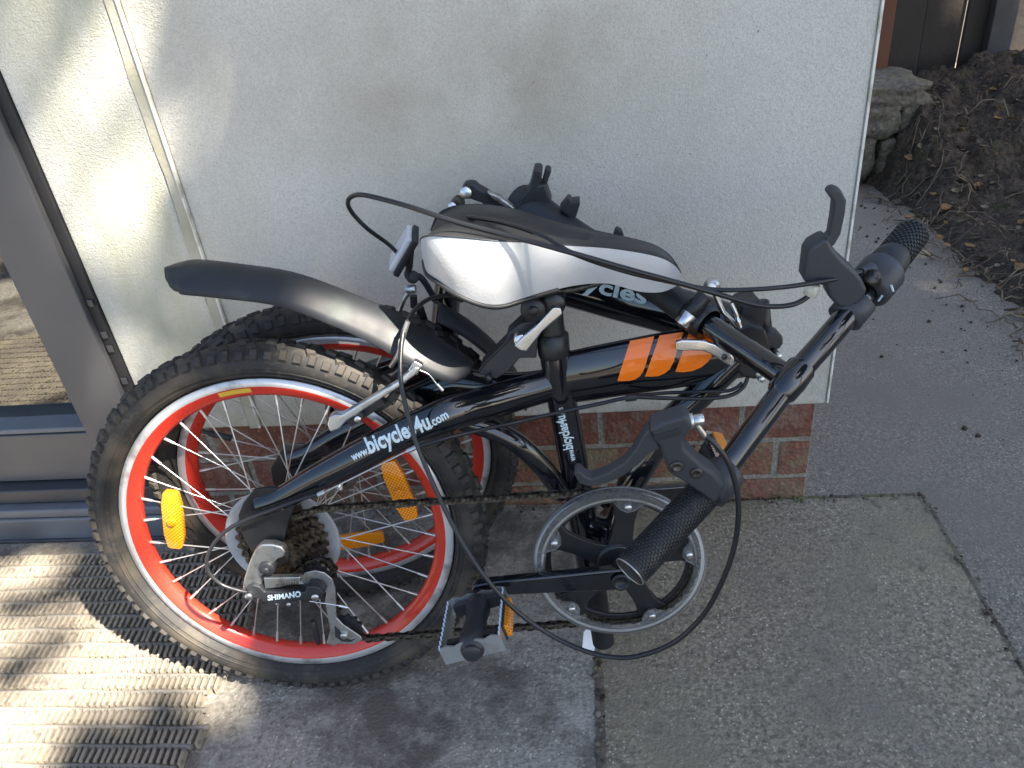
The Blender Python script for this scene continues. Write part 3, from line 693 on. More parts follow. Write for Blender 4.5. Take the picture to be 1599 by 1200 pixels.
mb = MB(); mb.cyl(BBc + Vector((0, -.036, 0)), BBc + Vector((0, .036, 0)), .021, 20); mb.cyl(BBc + Vector((0, -.085, 0)), BBc + Vector((0, .085, 0)), .009, 12)
a_ = Vector((.376, 0, .235)); mb.tube([a_, BBc], .017, 12); part(mb, 'bottom_bracket', 'black_paint')
mb = MB(); mb.tube([P(1150, 560), P(1097, 612), P(1045, 660), P(985, 757), BBc + Vector((.004, 0, .012))], .0165, 16); part(mb, 'down_tube', 'black_paint')
for d in (-.026, .030):
    mb = MB(); sp = spline([P(722, 657, d), P(770, 672, d), P(812, 695, d), P(850, 732, d * .7), P(880, 772, d * .4)], 6); mb.tube(sp, .0120, 12, flat=1.); part(mb, 'stay', 'black_paint')
# dropout and hub hardware
mb = MB(); mb.prism([P(x, y, -.066) for x, y in ((372, 806), (380, 786), (396, 766), (420, 762), (452, 766), (462, 790), (452, 812), (446, 838), (436, 862), (420, 874), (404, 872), (388, 852), (376, 830))], (0, .006, 0)); part(mb, 'dropout', 'satin_black', bevel=.0012)
q = P(452, 790, .060); mb = MB(); mb.prism([Vector((p.x, .052, p.z)) for p in (P(x, y, -.066) for x, y in ((372, 806), (396, 766), (452, 766), (462, 790), (436, 862), (404, 872), (376, 830)))], (0, -.006, 0)); part(mb, 'dropout', 'satin_black', bevel=.0012)
# ---- cassette
mb = MB(); mb.cyl(RC + Vector((0, -.058, 0)), RC + Vector((0, -.02, 0)), .019, 24)
cas = part(mb, 'cassette', 'dark_steel')
def gear(r_, teeth, y, th, name, m_, parent, inner=.016, depth=.0045):
    mb = MB(); vs = []; n = teeth * 4
    for k in range(n):
        a = 2 * math.pi * k / n; rr = r_ if k % 4 in (1, 2) else r_ - depth
        vs.append(Vector((math.cos(a) * rr, 0, math.sin(a) * rr)))
    inn = [Vector((math.cos(2 * math.pi * k / n) * inner, 0, math.sin(2 * math.pi * k / n) * inner)) for k in range(n)]
    o2 = Vector((0, th, 0)); allv = vs + inn + [v + o2 for v in vs] + [v + o2 for v in inn]; fs = []
    for k in range(n):
        k2 = (k + 1) % n
        fs += [(k, k2, n + k2, n + k), (2 * n + k, 3 * n + k, 3 * n + k2, 2 * n + k2), (k, 2 * n + k, 2 * n + k2, k2), (n + k, n + k2, 3 * n + k2, 3 * n + k)]
    mb.add(allv, fs, 0, False); o = mb.build(name, m_, parent); o.location = y; return o
for i, (t_, r_) in enumerate(((28, .0585), (24, .0505), (21, .0445), (18, .0385), (16, .0345), (14, .0305))):
    gear(r_, t_, RC + Vector((0, -.0285 - i * .0052, 0)), .0022, 'sprocket', 'sprocket_steel', cas)
mb = MB(); mb.lathe([(.024, -.0245), (.066, -.0228), (.0715, -.0262), (.0722, -.0245), (.066, -.0212), (.024, -.0228)], RC, (0, 1, 0), 48, 0, True); mb.build('spoke_guard', 'frosted_plastic', cas)
mb = MB(); mb.cyl(RC + Vector((0, -.086, 0)), RC + Vector((0, -.068, 0)), .0095, 18); mb.cyl(RC + Vector((0, -.090, 0)), RC + Vector((0, -.085, 0)), .005, 6); part(mb, 'axle_nut', 'black_plastic')
# ---- rear derailleur
mb = MB(); bpoly = [(384, 919), (395, 914), (406, 917), (413, 925), (477, 925), (479, 917), (490, 916), (499, 919), (507, 928), (501, 937.5), (486.5, 936.6), (459, 940), (439, 946), (411, 940), (407.7, 936), (387.5, 935)]
mb.prism([P(x, y, -.088) for x, y in bpoly], (0, .016, 0)); der = part(mb, 'rear_derailleur', 'black_plastic', bevel=.0018)
DM = mb
def sub(mb, name, m_, bevel=0, parent=None): return mb.build(name, m_, parent or der, bevel)
lettering('SHIMANO', (419, 937.5), (471, 931.5), 11.5, DM, der, bold=.035)
mb = MB(); mb.prism([P(x, y, -.082) for x, y in ((407.7, 851), (425, 851), (440, 855), (446, 863), (444, 870), (434, 874), (424, 884), (419, 893), (408, 901), (409, 915), (400, 922), (384, 926), (379, 920), (381, 905), (387, 885), (392, 872), (398, 860))], (0, .012, 0)); sub(mb, 'hanger_bracket', 'alloy_satin', .0022)
mb = MB(); mb.prism([P(x, y, -.084) for x, y in ((412, 903), (468, 902), (470, 909), (437, 918), (414, 920))], (0, .008, 0)); sub(mb, 'link_plate', 'alloy_satin', .001)
mb = MB(); mb.tube([P(x, 914 + (x - 430) * -.08 + (1.2 if i % 2 else -1.2), -.0885) for i, x in enumerate(range(432, 468, 2))], .0011, 5); sub(mb, 'return_spring', 'dark_steel')
for (x, y) in ((390, 930), (494, 931)):
    mb = MB(); q = P(x, y, -.088); mb.cyl(q + Vector((0, -.004, 0)), q, .0046, 14); sub(mb, 'pivot_pin', 'alloy')
for (x, y) in ((434, 944), (451, 945)):
    mb = MB(); q = P(x, y, -.088); mb.cyl(q, q + Vector((0, .01, -.001)), .0026, 10); sub(mb, 'limit_screw', 'alloy')
mb = MB(); mb.prism([P(x, y, -.073) for x, y in ((468, 903), (477, 895), (492, 891.5), (507, 895), (519, 905), (524, 920), (526, 965), (536, 976), (563, 994), (566, 1000), (552, 1007), (528, 1006), (522, 1010), (510, 1006), (516, 985), (508, 940), (510, 927), (504, 918), (490, 911), (476, 914))], (0, .0022, 0)); sub(mb, 'cage_plate', 'alloy_satin', .0008)
mb = MB(); mb.prism([P(x, y, -.0735) for x, y in ((523, 978), (530, 984), (536, 994), (548, 1000), (556, 998), (548, 1003), (534, 1002), (524, 995))], (0, .001, 0)); sub(mb, 'cage_window', 'black_plastic')
PU1, PU2 = P(496, 901, -.058), P(543, 979, -.058)
for q, r_ in ((PU1, .0185), (PU2, .0195)):
    o = gear(r_, 11, q + Vector((0, -.004, 0)), .006, 'jockey_wheel', 'black_plastic', der, .004, .003)
    mb = MB(); mb.cyl(q + Vector((0, -.0185, 0)), q + Vector((0, .006, 0)), .0045, 12); sub(mb, 'pulley_bolt', 'alloy')
mb = MB(); mb.tube([P(484, 939, -.085), P(510, 943, -.084), P(530, 946, -.084)], .0009, 6); mb.tube([P(530, 946, -.084), P(544, 949, -.084)], .0019, 8); sub(mb, 'cable_end', 'alloy')

# ---- chainset
mb = MB(); yk = -.052
mb.cyl(BBc + Vector((0, yk - .006, 0)), BBc + Vector((0, yk + .010, 0)), .026, 28)
A0 = math.atan2(*[(P(981, 781, -.055) - BBc)[i] for i in (2, 0)])
for i in range(5):
    a = A0 + i * 2 * math.pi / 5; e = Vector((math.cos(a), 0, math.sin(a))); t_ = Vector((-math.sin(a), 0, math.cos(a)))
    L = [(.015, .017), (.035, .0125), (.055, .0115), (.072, .0135), (.082, .020)]
    poly = [BBc + e * r_ + t_ * w_ + Vector((0, yk - .003, 0)) for r_, w_ in L] + [BBc + e * r_ - t_ * w_ + Vector((0, yk - .003, 0)) for r_, w_ in reversed(L)]
    mb.prism(poly, (0, .007, 0))
mb.lathe([(.0795, yk), (.0845, yk), (.0845, yk + .004), (.0795, yk + .004)], BBc, (0, 1, 0), 64, 0, True)
cr = part(mb, 'chainring', 'satin_black', bevel=.001)
gear(.0955, 46, BBc + Vector((0, yk + .004, 0)), .0022, 'tooth_ring', 'dark_steel', cr, .0835, .004)
mb = MB(); yg = yk - .010
mb.lathe([(.0865, yg + .001), (.0885, yg - .003), (.0975, yg - .003), (.1010, yg), (.1015, yg + .010), (.1000, yg + .010), (.0992, yg + .002), (.0970, yg - .001), (.0892, yg - .001), (.0872, yg + .003)], BBc, (0, 1, 0), 72, 0, True)
mb.build('chain_guard', 'clear_plastic', cr)
for i in range(5):
    a = A0 + i * 2 * math.pi / 5; e = Vector((math.cos(a), 0, math.sin(a))); t_ = Vector((-math.sin(a), 0, math.cos(a))); mb = MB()
    poly = [BBc + e * r_ + t_ * w_ + Vector((0, yg - .002, 0)) for r_, w_ in ((.089, .020), (.083, .014), (.077, .008), (.074, 0), (.077, -.008), (.083, -.014), (.089, -.020))]
    mb.prism(poly, (0, .003, 0)); mb.build('guard_tab', 'clear_plastic', cr)
    mb = MB(); q = BBc + e * .082; mb.cyl(q + Vector((0, yg - .0055, 0)), q + Vector((0, yk, 0)), .0042, 12); mb.build('guard_bolt', 'alloy', cr)
def crank(name, p0, p1, w0, w1, th, s):
    p0, p1 = Vector(p0), Vector(p1); d = (p1 - p0).normalized(); u = Vector((0, 1, 0)).cross(d).normalized(); mb = MB()
    poly = [p0 - d * .014 + u * w0 * .5, p0 - d * .006 + u * w0, p0 + d * .02 + u * w0 * .95, p1 - d * .012 + u * w1, p1 + d * .008 + u * w1 * .7, p1 + d * .012, p1 + d * .008 - u * w1 * .7, p1 - d * .012 - u * w1, p0 + d * .02 - u * w0 * .95, p0 - d * .006 - u * w0, p0 - d * .014 - u * w0 * .5]
    mb.prism(poly, (0, th, 0)); return part(mb, name, 'black_paint', bevel=.0025)
CE = P(752, 922, -.094)
ck = crank('crank_arm', BBc + Vector((0, -.089, 0)), CE + Vector((0, 0, 0)), .0145, .0095, .013, 1)
mb = MB(); q = BBc + Vector((0, -.0765, 0)); mb.lathe([(.011, -.016), (.0105, -.018), (.0075, -.018), (.007, -.014), (0, -.014)], q, (0, 1, 0), 20); mb.build('crank_bolt', 'satin_black', ck)
CF = P(1128, 764, .088)
crank('crank_arm', BBc + Vector((0, .078, 0)), CF, .0145, .0095, .013, -1)
def pedal(c, s, roll, label):
    """c = crank end, s = -1 towards the viewer, +1 away"""
    root = MB(); root.lathe([(0, 0), (.0075, 0), (.0075, .012), (.0125, .016), (.0145, .03), (.0115, .045), (.0145, .07), (.0155, .085), (.012, .094), (0, .096)], (0, 0, 0), (0, s, 0), 18)
    for y in (.020, .078): root.box((0, s * y, 0), (.056, .007, .013))
    o = part(root, 'pedal', 'black_plastic', label=label); o.matrix_local = Matrix.Translation(c) @ Matrix.Rotation(roll, 4, 'Y')
    mb = MB(); pts = []                                     # serrated cage of bent sheet
    for sx in (-1, 1):
        n = 11; y0, y1 = .014, .092; vs = []
        for i in range(n * 2 + 1):
            y = y0 + (y1 - y0) * i / (n * 2); z = .0095 + (.0032 if i % 2 else 0); vs.append((y, z))
        up = [Vector((sx * (.034 - (.004 if sx > 0 else 0) * 0), s * y, z)) for y, z in vs]; dn = [Vector((v.x, v.y, -v.z)) for v in up]
        for i in range(len(up) - 1):
            mb.add([up[i], up[i + 1], dn[i + 1], dn[i], up[i] + Vector((-sx * .0018, 0, 0)), up[i + 1] + Vector((-sx * .0018, 0, 0)), dn[i + 1] + Vector((-sx * .0018, 0, 0)), dn[i] + Vector((-sx * .0018, 0, 0))], [(0, 1, 2, 3), (7, 6, 5, 4), (0, 4, 5, 1), (3, 2, 6, 7)], 0, False)
    for yy in (.092, .014):
        n = 8; xs = [-.034 + .068 * i / n for i in range(n + 1)]
        for i in range(n):
            z0 = .0095 + (.003 if i % 2 else 0); z1 = .0095 + (.003 if (i + 1) % 2 else 0)
            mb.prism([(xs[i], s * yy, z0), (xs[i + 1], s * yy, z1), (xs[i + 1], s * yy, -.0105), (xs[i], s * yy, -.0105)], (0, -s * .0018, 0))
    mb.build('cage', 'brake_silver', o, recalc=True)
    mb = MB(); mb.box((.0385, s * .053, 0), (.006, .046, .015)); mb.build('pedal_reflector', 'reflector_orange', o, .001)
    mb = MB(); mb.box((.0345, s * .053, 0), (.003, .052, .019)); mb.build('reflector_holder', 'black_plastic', o, .001)
    mb = MB(); mb.cyl((0, s * .0955, 0), (0, s * .099, 0), .010, 16); mb.build('end_cap', 'black_plastic', o); return o
pedal(CE + Vector((-.002, .000, -.004)), -1, R(-14), 'pedal with serrated silver cage beside the tyre')
pedal(CF + Vector((0, .012, 0)), 1, R(-75), 'far pedal with orange reflector')

# ---- chain
yc = -.047
def tang_arc(c, r_, a0, a1, n): return [Vector((c.x + math.cos(a0 + (a1 - a0) * i / n) * r_, yc, c.z + math.sin(a0 + (a1 - a0) * i / n) * r_)) for i in range(n + 1)]
rg = .0935; rc_ = .0385
top0 = P(505, 794, yc); top1 = P(935, 764, yc); bot1 = P(900, 982, yc); bot0 = P(566, 998, yc)
def aof(p, c): return math.atan2(p.z - c.z, p.x - c.x)
at0 = R(97); ab = R(-98)
loop = [top0] + tang_arc(BBc, rg, at0, ab, 26) + [bot0] + tang_arc(PU2, .0195, R(-70), R(-235), 8) + tang_arc(PU1, .0185, R(-60), R(110), 8) + tang_arc(RC, rc_, R(-70), R(-262), 16) + [top0]
# resample at half-inch pitch
seg = [(loop[i + 1] - loop[i]).length for i in range(len(loop) - 1)]; tot = sum(seg); nl = int(tot / .0127) // 2 * 2; pitch = tot / nl
pin = []; acc = 0; i = 0
for k in range(nl):
    tgt = k * pitch
    while acc + seg[i] < tgt: acc += seg[i]; i += 1
    pin.append(loop[i].lerp(loop[i + 1], (tgt - acc) / seg[i]))
def link_mesh(half, w_):
    mb = MB()
    for s in (-1, 1):
        pl = []
        for e in (-1, 1):
            for k in range(5):
                a = (-math.pi / 2 + math.pi * k / 4) + (math.pi if e < 0 else 0)
                pl.append(Vector((e * .00635 + math.cos(a) * .0040, s * w_, math.sin(a) * .0040)))
            pl.append(Vector((0, s * w_, .0028 if e > 0 else -.0028)))
        mb.prism(pl, (0, s * .0010, 0))
    for e in (-1, 1): mb.cyl((e * .00635, -w_ - half, 0), (e * .00635, w_ + half, 0), .0019, 7)
    return mb
cm = MB()
o_l = link_mesh(.0016, .0030).build('link', 'chain_steel'); i_l = link_mesh(0, .0018).build('link', 'chain_steel'); me_o, me_i = o_l.data, i_l.data
bpy.data.objects.remove(o_l); bpy.data.objects.remove(i_l)
mid = [(pin[k] + pin[(k + 1) % nl]) / 2 for k in range(nl)]
cm.tube([m_ for m_ in pin[:2]], .0024, 8); chain = part(cm, 'chain', 'chain_steel')
for k in range(nl):
    d = (pin[(k + 1) % nl] - pin[k]); o = bpy.data.objects.new('link', me_o if k % 2 else me_i); col.objects.link(o); o.parent = chain
    o.location = mid[k]; o.rotation_euler = (0, -math.atan2(d.z, d.x), 0)

# ---- saddle
SADDLE = [ # x, half width, z of seam, z of skirt edge, z of seat centre
 (.226, .035, .600, .588, .602), (.231, .058, .611, .580, .614), (.243, .072, .616, .574, .621), (.262, .083, .616, .562, .625), (.285, .087, .613, .551, .623), (.305, .086, .609, .547, .619), (.328, .076, .604, .549, .613), (.355, .060, .596, .551, .605), (.385, .045, .588, .551, .597), (.415, .035, .581, .547, .590), (.445, .030, .573, .535, .583), (.468, .026, .565, .531, .575), (.482, .0205, .556, .533, .565), (.490, .012, .546, .535, .552), (.4925, .004, .540, .537, .542)]
sp = spline(SADDLE, 4); kk = 6; ns = 28
mb = MB(); vs = []
for (x, hw_, zs, zb, zt) in sp:
    zs += .004; zt -= .007; row = []
    for k in range(kk + 1):                       # skirt up to the seam, slightly bulged
        t_ = k / kk; row.append((hw_ * (.93 + .10 * math.sin(t_ * 2.2)) , zb + (zs - zb) * t_))
    y1, z1 = row[-1]
    for k in range(1, ns - 2 * kk):
        a = math.pi * k / (ns - 2 * kk); c_ = math.cos(a); yy = y1 * math.copysign(abs(c_) ** .8, c_)
        row.append((yy, z1 + (zt - z1 + .003) * math.sin(a) ** .75 - .006 * max(0, 1 - abs(yy) / .022) * (1 if x < .40 else 0)))
    row += [(-y_, z_) for y_, z_ in reversed(row[:kk + 1])]
    vs += [Vector((x, y_, z_)) for y_, z_ in row]
nr = len(sp); top = MB(); side = MB()
def strip(mb, k0, k1):
    n = k1 - k0 + 1; v2 = [vs[i * (ns + 1) + k] for i in range(nr) for k in range(k0, k1 + 1)]
    mb.add(v2, [(i * n + k, i * n + k + 1, (i + 1) * n + k + 1, (i + 1) * n + k) for i in range(nr - 1) for k in range(n - 1)])
strip(side, 0, kk); strip(side, ns - kk, ns); strip(top, kk, ns - kk)
for v in top.v: v.z += .0008
n = ns + 1
base = MB(); base.add([v + Vector((0, 0, .004)) for v in (vs[i * n + k] for i in range(nr) for k in (0, ns))], [(2 * i, 2 * i + 1, 2 * i + 3, 2 * i + 2) for i in range(nr - 1)], 0, False)
sad = part(base, 'saddle', 'black_plastic', label='silver sided saddle with black padded top')
top.build('seat_top', 'saddle_black', sad); side.build('side_panel', 'saddle_silver', sad)
mb = MB(); mb.tube(spline([v + Vector((0, -.0005, -.001)) for v in [vs[i * n + ns] for i in range(0, 30)]], 2), .0026, 8); mb.tube(spline([v + Vector((0, .0005, -.001)) for v in [vs[i * n] for i in range(0, 30)]], 2), .0026, 8); mb.build('edge_trim', 'satin_black', sad)
mb = MB()
for k in (kk, ns - kk): mb.tube([vs[i * n + k] + Vector((0, 0, .0008)) for i in range(nr)], .0009, 6)
mb.build('seam', 'black_plastic', sad)
for s in (-1, 1):
    mb = MB(); mb.tube(spline([(.262, s * .02, .575), (.285, s * .021, .560), (.33, s * .022, .545), (.38, s * .021, .541), (.44, s * .014, .553)], 6), .0036, 10); mb.build('saddle_rail', 'dark_steel', sad)
mb = MB(); c_ = P(833, 484, -.03); mb.cyl((c_.x, -.034, c_.z), (c_.x, .034, c_.z), .0135, 20); mb.cyl((c_.x, -.037, c_.z), (c_.x, .037, c_.z), .006, 6); mb.cyl((c_.x + .022, -.028, c_.z + .003), (c_.x + .022, .028, c_.z + .003), .013, 18); mb.build('rail_clamp', 'satin_black', sad)
mb = MB(); mb.prism([P(x, y, -.034) for x, y in ((803, 541), (812, 548), (823, 550), (849, 517), (879, 491.5), (876, 481), (864, 480), (835, 511.6), (815, 528))], (0, .007, 0)); ql = part(mb, 'quick_release_lever', 'alloy', bevel=.0018)
mb = MB(); q = P(813, 533, -.028); mb.cyl(q + Vector((0, 0, 0)), q + Vector((0, .05, 0)), .0075, 16); mb.build('release_nut', 'alloy', ql)
mb = MB(); mb.prism([P(x, y, -.014) for x, y in ((748, 585), (752, 572), (790, 534), (793, 522), (812, 505), (836, 500), (842, 520), (838, 560), (812, 560), (795, 580), (775, 593))], (0, .03, 0)); br = part(mb, 'mudguard_bracket', 'black_plastic', bevel=.002)
mb = MB(); mb.tube([P(749, 579, -.016), P(760, 564, -.016), P(791, 535, -.016), P(800, 524, -.016)], .0014, 6); mb.tube([P(760, 588, -.02), P(766, 592, -.02)], .0048, 8); mb.build('bracket_screw', 'satin_black', br)
# ---- rear mudguard
MG = [((259.5, 420), .002), ((261, 419.3), .0085), ((265, 418), .0150), ((272, 415.5), .0220), ((284, 412.5), .0280), ((303, 410), .0320), ((355, 415), .0320), ((450, 429), .0310), ((529, 456), .0310), ((608, 490), .0320), ((660, 521), .0325), ((705, 548), .0300), ((728, 563), .025), ((739, 571), .014)]
sp = spline([(*P(*p, 0), h) for p, h in MG], 6); mb = MB(); nc = 14; vs2 = []
for i, q in enumerate(sp):
    c_ = Vector(q[:3]); t_ = (Vector(sp[min(i + 1, len(sp) - 1)][:3]) - Vector(sp[max(i - 1, 0)][:3])).normalized(); u = Vector((0, -1, 0)).cross(t_).normalized()
    if u.z < 0: u = -u
    for k in range(nc + 1):
        s = -1 + 2 * k / nc; drop = .025 * abs(s) ** 2.4 * (q[3] / .03)
        vs2.append(c_ + Vector((0, s * q[3] * 1.22, 0)) - u * (drop - .002))
mb.add(vs2, [(i * (nc + 1) + k, i * (nc + 1) + k + 1, (i + 1) * (nc + 1) + k + 1, (i + 1) * (nc + 1) + k) for i in range(len(sp) - 1) for k in range(nc)])
mg = part(mb, 'mudguard', 'guard_plastic', label='long curved black plastic mudguard over the wheels'); so_ = mg.modifiers.new('s', 'SOLIDIFY'); so_.thickness = .0022; so_.offset = -1
# ---- front half: second tube, head tube, fork, small guard
HB = LW(692, 528, .905); HT = LW(703, 425, .925)
ft = MB(); ft.tube(spline([LW(712, 412, .925), LW(860, 437, .905), LW(980, 468, .875), LW(1080, 494, .842), LW(1180, 528, .805)], 6), .0300, 20, flat=.75, ref=(0, 1, 0)); ft_o = part(ft, 'front_tube', 'black_paint', label='front half of the frame folded behind the saddle')
lettering('bicycles', (856, 440), (1009, 475), 33, ft, ft_o, bold=.03)
mb = MB(); mb.tube([HT, HB], .0180, 18); mb.lathe([(.018, 0), (.0215, .001), (.0215, .010), (.018, .011)], HB, HT - HB, 18); part(mb, 'head_tube', 'black_paint')
mb = MB(); q = LW(708, 446, .905); mb.cyl(q, q + Vector((.006, 0, .022)), .026, 20); part(mb, 'headset_clamp', 'satin_black')
FA = fr(0, 0, 0)
for s in (-1, 1):
    mb = MB(); mb.tube(spline([HB + Vector((0, 0, -.002)), HB + (fr(0, s * .04, 0) - FA) * .75 + Vector((-.012, 0, -.03)), fr(.02, s * .040, .10), fr(0, s * .040, 0)], 6), [.014] * 3 + [.0135] * 10 + [.011] * 6, 14); part(mb, 'fork_blade', 'black_paint')
mb = MB(); vs3 = []; nA = 18
for i in range(nA + 1):
    a = R(12 + 40 * i / nA); r_ = .281
    for k in range(9):
        s = -1 + k / 4; vs3.append(fr((r_ - .010 * abs(s) ** 2.4) * math.cos(a), s * .028, (r_ - .010 * abs(s) ** 2.4) * math.sin(a)))
mb.add(vs3, [(i * 9 + k, i * 9 + k + 1, (i + 1) * 9 + k + 1, (i + 1) * 9 + k) for i in range(nA) for k in range(8)])
o = part(mb, 'front_mudguard', 'guard_plastic'); so_ = o.modifiers.new('s', 'SOLIDIFY'); so_.thickness = .002; so_.offset = -1
# front reflector on its bracket
c_ = LW(628, 389, .885); lx = (LW(646, 357, .885) - LW(611, 418, .885)).normalized(); nrm = Vector((-lx.z, -.25, lx.x)); nrm = (nrm - lx * lx.dot(nrm)).normalized(); ly = nrm.cross(lx)
mb = MB(); mb.box(c_ - nrm * .006, (.056, .044, .008), (lx, ly, nrm)); rfo = part(mb, 'front_reflector', 'black_plastic', bevel=.002, label='white front reflector on a bent bracket')
mb = MB(); mb.box(c_ + nrm * .0015, (.052, .040, .008), (lx, ly, nrm)); mb.build('lens', 'reflector_white', rfo, .003)
mb = MB(); mb.tube(spline([LW(642, 392, .89), LW(640, 415, .89), LW(637, 432, .89), LW(655, 432, .89), LW(668, 448, .895), LW(680, 470, .90)], 5), .0042, 8); mb.cyl(LW(645, 433, .88), LW(645, 433, .90), .0085, 12); mb.build('bracket_arm', 'black_plastic', rfo)
# front brake bits near the head tube
mb = MB(); mb.cyl(LW(634, 452, .88), LW(650, 452, .88), .0055, 10); mb.tube([LW(640, 455, .88), LW(632, 468, .88), LW(622, 492, .88)], .0028, 8); fb = part(mb, 'front_brake', 'brake_silver')
mb = MB(); mb.tube([LW(646, 462, .885), LW(647, 480, .885)], .0048, 8); mb.build('rubber_boot', 'black_plastic', fb)
mb = MB(); mb.tube([LW(655, 480, .88), LW(668, 520, .88), LW(640, 560, .87)], [.006, .007, .005], 8); mb.build('brake_arm', 'satin_black', fb)
# ---- rear v-brake
mb = MB(); mb.prism([P(x, y, -.056) for x, y in ((511, 664), (514, 652), (522, 648), (534, 648), (590, 615), (620, 597.5), (640, 580), (647, 573), (656, 575), (648, 587), (625, 604), (595, 624), (542, 658), (530, 671), (516, 676))], (0, .012, 0)); vb = part(mb, 'rear_brake', 'brake_silver', bevel=.002)
mb = MB(); mb.box(P(572, 640, -.030), (.05, .012, .012), (Vector((.87, 0, .5)), Vector((0, 1, 0)), Vector((-.5, 0, .87)))); q = P(559, 656, -.052); mb.cyl(q, q + Vector((0, .02, 0)), .005, 12); mb.build('brake_pad', 'black_plastic', vb, .001)
mb = MB(); q = P(559, 656, -.056); mb.cyl(q, q + Vector((0, .012, 0)), .0042, 12); mb.build('pad_bolt', 'alloy', vb)
mb = MB(); mb.prism([P(x, y, .040) for x, y in ((540, 640), (600, 596), (640, 563), (648, 560), (650, 567), (606, 608), (556, 650))], (0, .01, 0)); mb.build('brake_arm', 'brake_silver', vb, .002)
mb = MB(); mb.box(P(650, 573, -.05), (.011, .010, .014), (Vector((.8, 0, -.6)), Vector((0, 1, 0)), Vector((.6, 0, .8)))); mb.build('cable_clamp', 'alloy', vb, .0015)
mb = MB(); mb.tube(spline([P(655, 578, -.05), P(670, 585, -.05), P(680, 597, -.05), P(684, 602, -.05)], 5), .0009, 6); mb.tube([P(683, 600, -.05), P(692, 610, -.05)], .0021, 8); mb.build('cable_end', 'alloy', vb)
mb = MB(); mb.tube(spline([P(637, 503, -.045), P(630, 525, -.046), P(623, 552, -.045), P(611, 572, -.03)], 5), .0028, 10); mb.build('brake_noodle', 'alloy_satin', vb)

# ---- handlepost, handlebar, levers
def HP(x, y, dy=0): return LW(x, y, .65 + (1235 - x) / (1235 - 830) * .295 + dy)
post_top = HP(1236, 594)
mb = MB(); swept(mb, [(HP(812, 322), .0285), (HP(828, 330), .0280), (HP(850, 342), .0245), (HP(880, 358), .0205), (HP(930, 388), .0180), (HP(1010, 440), .0165), (HP(1092, 498), .0165)], 20, 5)
hpost = part(mb, 'handlepost', 'black_plastic', label='folded handlepost crossing behind the saddle')
mb = MB(); swept(mb, [(HP(1080, 490), .0125), (HP(1150, 537), .0125), (post_top, .0125)], 18, 3); mb.build('inner_post', 'black_paint', hpost)
axp = (HP(1110, 510) - HP(1080, 490)).normalized()
mb = MB(); mb.lathe([(.0168, 0), (.0195, .001), (.0195, .028), (.0172, .030)], HP(1076, 487), axp, 20); mb.build('post_clamp', 'satin_black', hpost)
mb = MB(); b0 = HP(1094, 470, -.01); b1 = HP(1070, 500, -.035); dd = (b1 - b0).normalized(); mb.cyl(b0 - dd * .008, b0 + dd * .018, .0088, 14); mb.build('clamp_lug', 'satin_black', hpost)
mb = MB(); mb.lathe([(0, 0), (.0078, 0), (.0085, .001), (.0085, .015), (.0078, .016), (.0048, .016), (.0046, .011), (0, .011)], b0 + dd * .016, dd, 18); mb.build('clamp_bolt', 'alloy', hpost)
q = HP(1112, 447, .02); mb = MB(); mb.lathe([(0, -.009), (.005, -.0078), (.0085, -.003), (.0088, .002), (.006, .007), (0, .009)], q, (-.4, -.7, .4), 20); mb.tube([q, q + Vector((.012, 0, -.03)), q + Vector((.03, .0, -.05))], .003, 8); mb.build('clamp_nut', 'alloy', hpost)
# base jaw and folding latch
def plateW(pts, Y, th, name, m_, parent, bevel=.0015):
    mb = MB(); mb.prism([LW(x, y, Y) for x, y in pts], BI.to_3x3() @ Vector((0, th, 0))); return mb.build(name, m_, parent, bevel)
plateW([(807, 334), (812, 312), (826, 296), (829, 285), (834, 264), (847, 266), (846, 280), (842, 290), (853, 288), (854, 296), (862, 318), (852, 346), (815, 352)], .925, .03, 'latch_jaw', 'black_plastic', hpost, .003)
plateW([(847, 285), (852, 264), (860, 265), (861, 270), (854, 289)], .93, .018, 'latch_jaw', 'black_plastic', hpost, .002)
plateW([(874, 328), (887, 312), (892, 313), (893, 317), (906, 315), (906, 321), (900, 340), (893, 343)], .90, .022, 'latch_stop', 'black_plastic', hpost, .002)
plateW([(957, 376), (961, 361), (965, 358), (972, 362), (975, 370), (974, 380)], .845, .012, 'latch_tab', 'black_plastic', hpost, .002)
plateW([(719, 298), (726, 288), (740, 287), (747, 294), (790, 318), (812, 340), (810, 352), (790, 350), (752, 318), (735, 312), (724, 312)], .925, .020, 'latch_arm', 'black_plastic', hpost, .003)
plateW([(760, 300), (778, 306), (800, 322), (806, 330), (798, 330), (770, 312)], .915, .012, 'latch_cover', 'alloy_satin', hpost, .002)
q = LW(728, 301, .922); mb = MB(); mb.cyl(q, q + Vector((0, -.004, 0)), .0075, 16); mb.build('latch_pin', 'alloy', hpost)
plateW([(702, 330), (704, 316), (712, 309), (722, 312), (726, 322), (720, 335), (712, 345), (703, 342)], .93, .014, 'latch_link', 'dark_steel', hpost, .002)
q = LW(707, 322, .928); mb = MB(); mb.cyl(q, q + Vector((0, -.005, 0)), .0055, 14); mb.build('latch_pin', 'alloy', hpost)
mb = MB(); mb.tube(spline([LW(700, 345, .93), LW(706, 375, .93), LW(706, 425, .925)], 5), .017, 16); mb.build('stem_root', 'satin_black', hpost)
